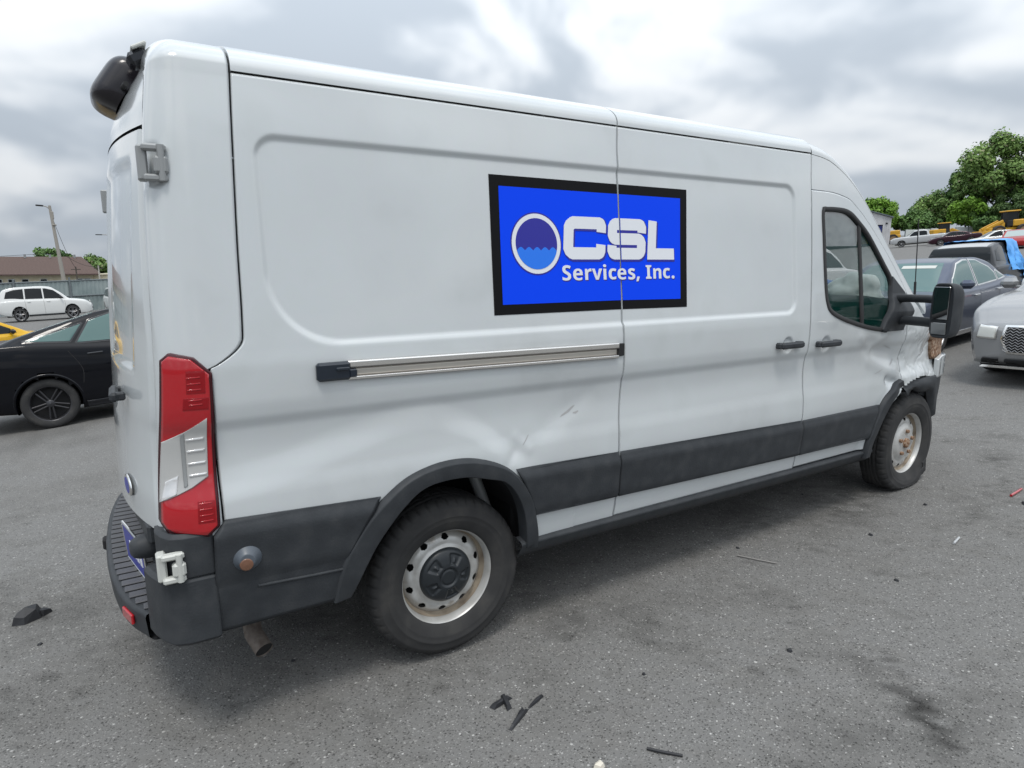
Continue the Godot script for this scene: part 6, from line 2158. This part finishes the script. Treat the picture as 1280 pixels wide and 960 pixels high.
func build_debris() -> void:
	var o: MeshInstance3D
	o = obj("rubber_chunk", joined([[shard(PackedVector2Array(v2([-.075, -.01, -.03, -.05, .05, -.045, .08, .0, .04, .05, -.04, .045])), .075, 1), Transform3D(Basis(Vector3(0, 0, 1), .12), Vector3.ZERO)], [shard(PackedVector2Array(v2([-.03, -.02, .03, -.03, .045, .02, -.01, .03])), .04, 2), Transform3D(Basis(), Vector3(.06, 0, .02))]]), M.debris_black, null, on_ground(-1.70, -.59, .6))
	tag(o, "ridged black chunk of broken rubber lying left of the rear bumper", "debris")
	for e in [["plastic_splinter", "upright bundle of black plastic splinters in front of the rear wheel", .018, 1.375, .2, [[-.05, -.012, .05, -.006, .055, .012, -.045, .014], [-.04, -.01, .045, -.012, .05, .004, -.03, .012]], .018],
		["plastic_splinter", "long black plastic splinter with a forked end, nearest to the camera", .03, 1.492, .55, [[-.07, -.007, -.01, -.008, .02, -.016, .065, -.013, .05, .0, .066, .012, .02, .012, -.07, .006]], .016],
		["plastic_splinter", "small curved black plastic splinter furthest right of the three", .142, 1.445, .35, [[-.05, -.004, .01, -.009, .05, -.008, .045, .006, 0.0, .008, -.05, .004]], .012]]:
		var parts := []
		var i := 0
		for q in e[5]:
			parts.append([shard(PackedVector2Array(v2(q)), e[6], 5 + i), Transform3D(Basis(Vector3.UP, .25 * i + .9 * i) * Basis(Vector3(0, 0, 1), .1 * i), Vector3(.012 * i, .004 * i, .022 * i))])
			i += 1
		o = obj(e[0], joined(parts), M.debris_black, null, on_ground(e[2], e[3], e[4]))
		tag(o, e[1], "debris", "black plastic splinters by the rear wheel")
	o = obj("dark_stick", tube(PackedVector3Array([Vector3(-.062, .006, 0), Vector3(-.01, .008, .003), Vector3(.062, .006, -.002)]), .0055, 7), M.debris_black, null, on_ground(.372, 1.925, -.85))
	tag(o, "thin black stick lying at the bottom edge of the asphalt", "stick")
	o = obj("thin_rod", tube(PackedVector3Array([Vector3(-.11, .006, 0), Vector3(0, .007, .004), Vector3(.11, .006, 0)]), .0045, 7), M.rod_grey, null, on_ground(1.90, 1.12, -1.05))
	tag(o, "thin grey rod on the asphalt below the sliding door", "rod")
	o = obj("pale_rod", tube(PackedVector3Array([Vector3(-.06, .007, 0), Vector3(.06, .007, 0)]), .007, 7), M.rod_pale, null, on_ground(3.05, 1.65, .2))
	tag(o, "short pale rod lying right of the front wheel", "rod")
	o = obj("white_stone", shard(PackedVector2Array(v2([-.022, -.01, .0, -.02, .02, -.008, .018, .014, -.012, .016])), .022, 9), M.stone_white, null, on_ground(.135, 1.85, .3))
	tag(o, "small cream stone at the bottom edge near the black stick", "stone")
	o = obj("red_fragment", tube(PackedVector3Array([Vector3(-.10, .009, 0), Vector3(.02, .011, .004), Vector3(.12, .008, .0)]), .009, 8), M.lens_red, null, on_ground(4.17, 1.52, .1))
	tag(o, "broken strip of red plastic at the right edge", "debris")
	o = obj("black_fragment", shard(PackedVector2Array(v2([-.03, -.012, .02, -.02, .03, .01, -.01, .02])), .02, 12), M.debris_black, null, on_ground(4.0, 1.64, .4))
	tag(o, "small black fragment just below the red plastic strip", "debris")
	o = obj("torn_tread_strip", shard(PackedVector2Array(v2([-.06, -.015, .0, -.03, .06, -.012, .07, .01, -.02, .02])), .014, 13), M.debris_black, null, on_ground(4.25, .72, .2))
	tag(o, "scrap of tyre rubber lying just ahead of the flat front tyre", "debris")
	# crumbs, countable: one each
	var r := RandomNumberGenerator.new()
	r.seed = 5
	var first := obj("asphalt_crumb", shard(PackedVector2Array(v2([-.010, -.006, .004, -.010, .011, .002, .0, .009, -.009, .005])), .008, 20), M.debris_black)
	var spots := [[1.94, .95, "on the asphalt beside the thin grey rod"], [-.62, .62, "between the exhaust and the camera"], [2.3, 1.7, "lower right, among the oil stains"], [1.28, 1.78, "midway along the open asphalt"], [-1.62, -.25, "next to the rubber chunk"], [3.5, 1.25, "ahead of the front wheel"], [.62, 1.55, "beside the plastic splinters"], [2.75, 1.3, "short of the pale rod"], [3.05, .62, "under the sill close to the front wheel"]]
	for i in spots.size():
		var c: Node3D = first if i == 0 else copy_of(first, Transform3D(), "")
		c.transform = on_ground(spots[i][0], spots[i][1], r.randf() * TAU).scaled_local(Vector3.ONE * r.randf_range(.8, 1.5))
		tag(c, "dark asphalt crumb " + spots[i][2], "crumb", "dark crumbs on the asphalt")

func make_materials2() -> void:
	mat("pod", lc(.012, .010, .013), .2)
	mat("marker_grey", lc(.085, .10, .12), .4)
	mat("rail_tan", lc(.55, .52, .47), .3, .6)
	mat("cap_blue_black", lc(.012, .018, .028), .3)
	mat("cap_black", lc(.016, .02, .024), .38)
	mat("step_plastic", lc(.075, .077, .085), .6)
	mat("headlining", lc(.4, .41, .4), .9)
	mat("glass_teal", lc(.05, .12, .115), .04).metallic_specular = 0.6
	mat("glass_pale", lc(.3, .36, .36), .05)
	mat("black_rim", lc(.06, .06, .065), .3, .5)
	mat("alloy", lc(.42, .42, .43), .3, .8)
	mat("chrome_strip", lc(.55, .55, .56), .2, .8)
	mat("lamp_milk", lc(.62, .63, .6), .12)
	mat("roof_reflection_pale", lc(.42, .43, .43), .25, .3)  # pale colour standing in for the SUV roof's reflection
	mat("tarp_blue", lc(.10, .36, .80), .55)
	var fm := mat("fence_metal", Color(1, 1, 1), .55, .1)
	fm.albedo_texture = noise_tex(.01, [[0.0, lc(.20, .25, .25)], [.5, lc(.27, .32, .32)], [1.0, lc(.32, .36, .35)]], 256, 41, 4)
	tri(fm, .25)
	var fw := mat("fence_metal_worn", Color(1, 1, 1), .6, .1)
	fw.albedo_texture = noise_tex(.012, [[0.0, lc(.16, .20, .20)], [.5, lc(.24, .29, .29)], [1.0, lc(.33, .36, .34)]], 256, 42, 4)
	tri(fw, .25)
	mat("fence_post", lc(.13, .15, .16), .6)
	var cw := mat("cream_wall", Color(1, 1, 1), .9)
	cw.albedo_texture = noise_tex(.02, [[0.0, lc(.44, .39, .27)], [.5, lc(.52, .47, .34)], [1.0, lc(.56, .52, .40)]], 256, 43, 4)
	tri(cw, .2)
	mat("cream_trim", lc(.55, .5, .38), .8)
	var br := mat("brown_roof", Color(1, 1, 1), .85)
	br.albedo_texture = noise_tex(.05, [[0.0, lc(.06, .037, .03)], [.5, lc(.085, .052, .042)], [1.0, lc(.10, .064, .052)]], 256, 44, 5)
	tri(br, .3)
	mat("brown_trim", lc(.09, .055, .05), .7)
	mat("pole_grey", lc(.30, .28, .25), .85)
	mat("pole_pale", lc(.42, .40, .36), .85)
	mat("pole_dark", lc(.07, .06, .05), .85)
	var ww := mat("workshop_wall", Color(1, 1, 1), .6)
	ww.albedo_texture = noise_tex(.02, [[0.0, lc(.42, .42, .43)], [1.0, lc(.55, .55, .56)]], 128, 45, 3)
	tri(ww, .2)
	mat("workshop_roof", lc(.09, .11, .13), .5)
	mat("door_blue", lc(.02, .035, .17), .5)
	mat("machine_yellow", lc(.55, .30, .02), .5)
	mat("rim_tan", lc(.25, .17, .10), .8)
	mat("white_panel", lc(.55, .58, .57), .6)
	var bk := mat("bark", Color(1, 1, 1), .95)
	bk.albedo_texture = noise_tex(.05, [[0.0, lc(.05, .042, .035)], [1.0, lc(.12, .10, .085)]], 128, 46, 4)
	tri(bk, .5)
	mat("debris_black", lc(.018, .019, .022), .6)
	mat("rod_grey", lc(.22, .21, .2), .5)
	mat("rod_pale", lc(.42, .43, .44), .5)
	mat("stone_white", lc(.6, .56, .48), .9)

# ================================================================ SKY
func sky_image() -> ImageTexture:
	var W := 1024
	var Hh := 512
	var a := FastNoiseLite.new()
	a.seed = 14; a.frequency = 1.35; a.fractal_octaves = 7; a.fractal_gain = .55
	var b := FastNoiseLite.new()
	b.seed = 52; b.frequency = .42; b.fractal_octaves = 4
	var d := PackedFloat32Array()
	d.resize(W * Hh * 3)
	for j in Hh:
		var el := PI * (.5 - (j + .5) / Hh)
		var y := sin(el)
		for i in W:
			var az := TAU * (i + .5) / W
			var x := sin(az) * cos(el)
			var z := -cos(az) * cos(el)
			var c := Vector3(.25, .25, .25)
			if y > -.02:
				# a cloud deck overhead, so that far cloud looks flatter towards the horizon
				var s := 1.0 / (maxf(y, 0.0) + .26)
				var w := b.get_noise_3d(x * s * 1.4 + 7.0, 2.0, z * s * 1.4)
				var n := a.get_noise_3d(x * s + w * .5, y * 1.5, z * s + w * .4)
				var cover := sstep(-.30, .42, n + w * .5)
				var grad := .41 + .98 * maxf(y, 0.0)
				var lum := SKY_LOW * grad * lerpf(.70, 1.09, cover)
				var tint := Vector3(.85, .96, 1.09).lerp(Vector3(.96, 1.0, 1.04), cover)
				var gapn := sstep(.36, .60, b.get_noise_3d(x * s * 1.1 - 20.0, 9.0, z * s * 1.1 + 4.0) + .25 * n)
				tint = tint.lerp(Vector3(.82, .96, 1.16), gapn * .5)
				c = tint * lum
			else:
				c = Vector3(.16, .16, .16)
			var k2 := (j * W + i) * 3
			d[k2] = c.x; d[k2 + 1] = c.y; d[k2 + 2] = c.z
	return ImageTexture.create_from_image(Image.create_from_data(W, Hh, false, Image.FORMAT_RGBF, d.to_byte_array()))

const SKY_LOW := 1.34

func _ready() -> void:
	# ---- camera
	var cam := Camera3D.new()
	cam.name = "camera"
	add_child(cam)
	cam.position = Vector3(-1.129, 1.710, 3.355)
	cam.basis = Basis(Vector3(.85370, -.00393, .52075), Vector3(.0979, .9829, -.1531), Vector3(-.51125, .18395, .83951)).orthonormalized()
	cam.fov = 2.0 * rad_to_deg(atan(480.0 / 800.0))
	cam.far = 900.0
	cam.near = 0.05
	cam.current = true
	# ---- sky, sun, exposure
	var we := WorldEnvironment.new()
	we.name = "daylight"
	var e := Environment.new()
	e.background_mode = Environment.BG_SKY
	var sky := Sky.new()
	var pm := PanoramaSkyMaterial.new()
	pm.panorama = sky_image()
	sky.sky_material = pm
	e.sky = sky
	e.tonemap_mode = Environment.TONE_MAPPER_LINEAR
	e.tonemap_exposure = 1.07
	e.sdfgi_enabled = true
	e.ssao_enabled = true
	e.ssil_enabled = true
	we.environment = e
	add_child(we)
	var sun := DirectionalLight3D.new()
	sun.name = "sun"
	sun.light_energy = 0.45
	sun.light_angular_distance = 14.0
	sun.light_color = Color(1.0, .98, .95)
	sun.shadow_enabled = true
	add_child(sun)
	sun.look_at_from_position(Vector3(-.25, 1.0, .35) * 10.0, Vector3.ZERO)
	make_materials()
	make_materials2()
	# ---- setting and large structures
	build_ground()
	build_fence()
	build_house()
	build_workshop()
	build_far_wall()
	build_trees()
	build_poles()
	# ---- objects
	build_van()
	build_cars()
	make_loader("yellow wheel loader with tan wheels at the right edge", place(96.3, -35.3, 2.5))
	make_loader("yellow wheel loader half hidden behind the white panel fence", place(105.8, -46.8, -.6, Vector3.ONE * .8))
	make_loader("yellow wheel loader peeping out behind the pickup truck", place(109.0, -58.2, 2.4))
	build_debris()
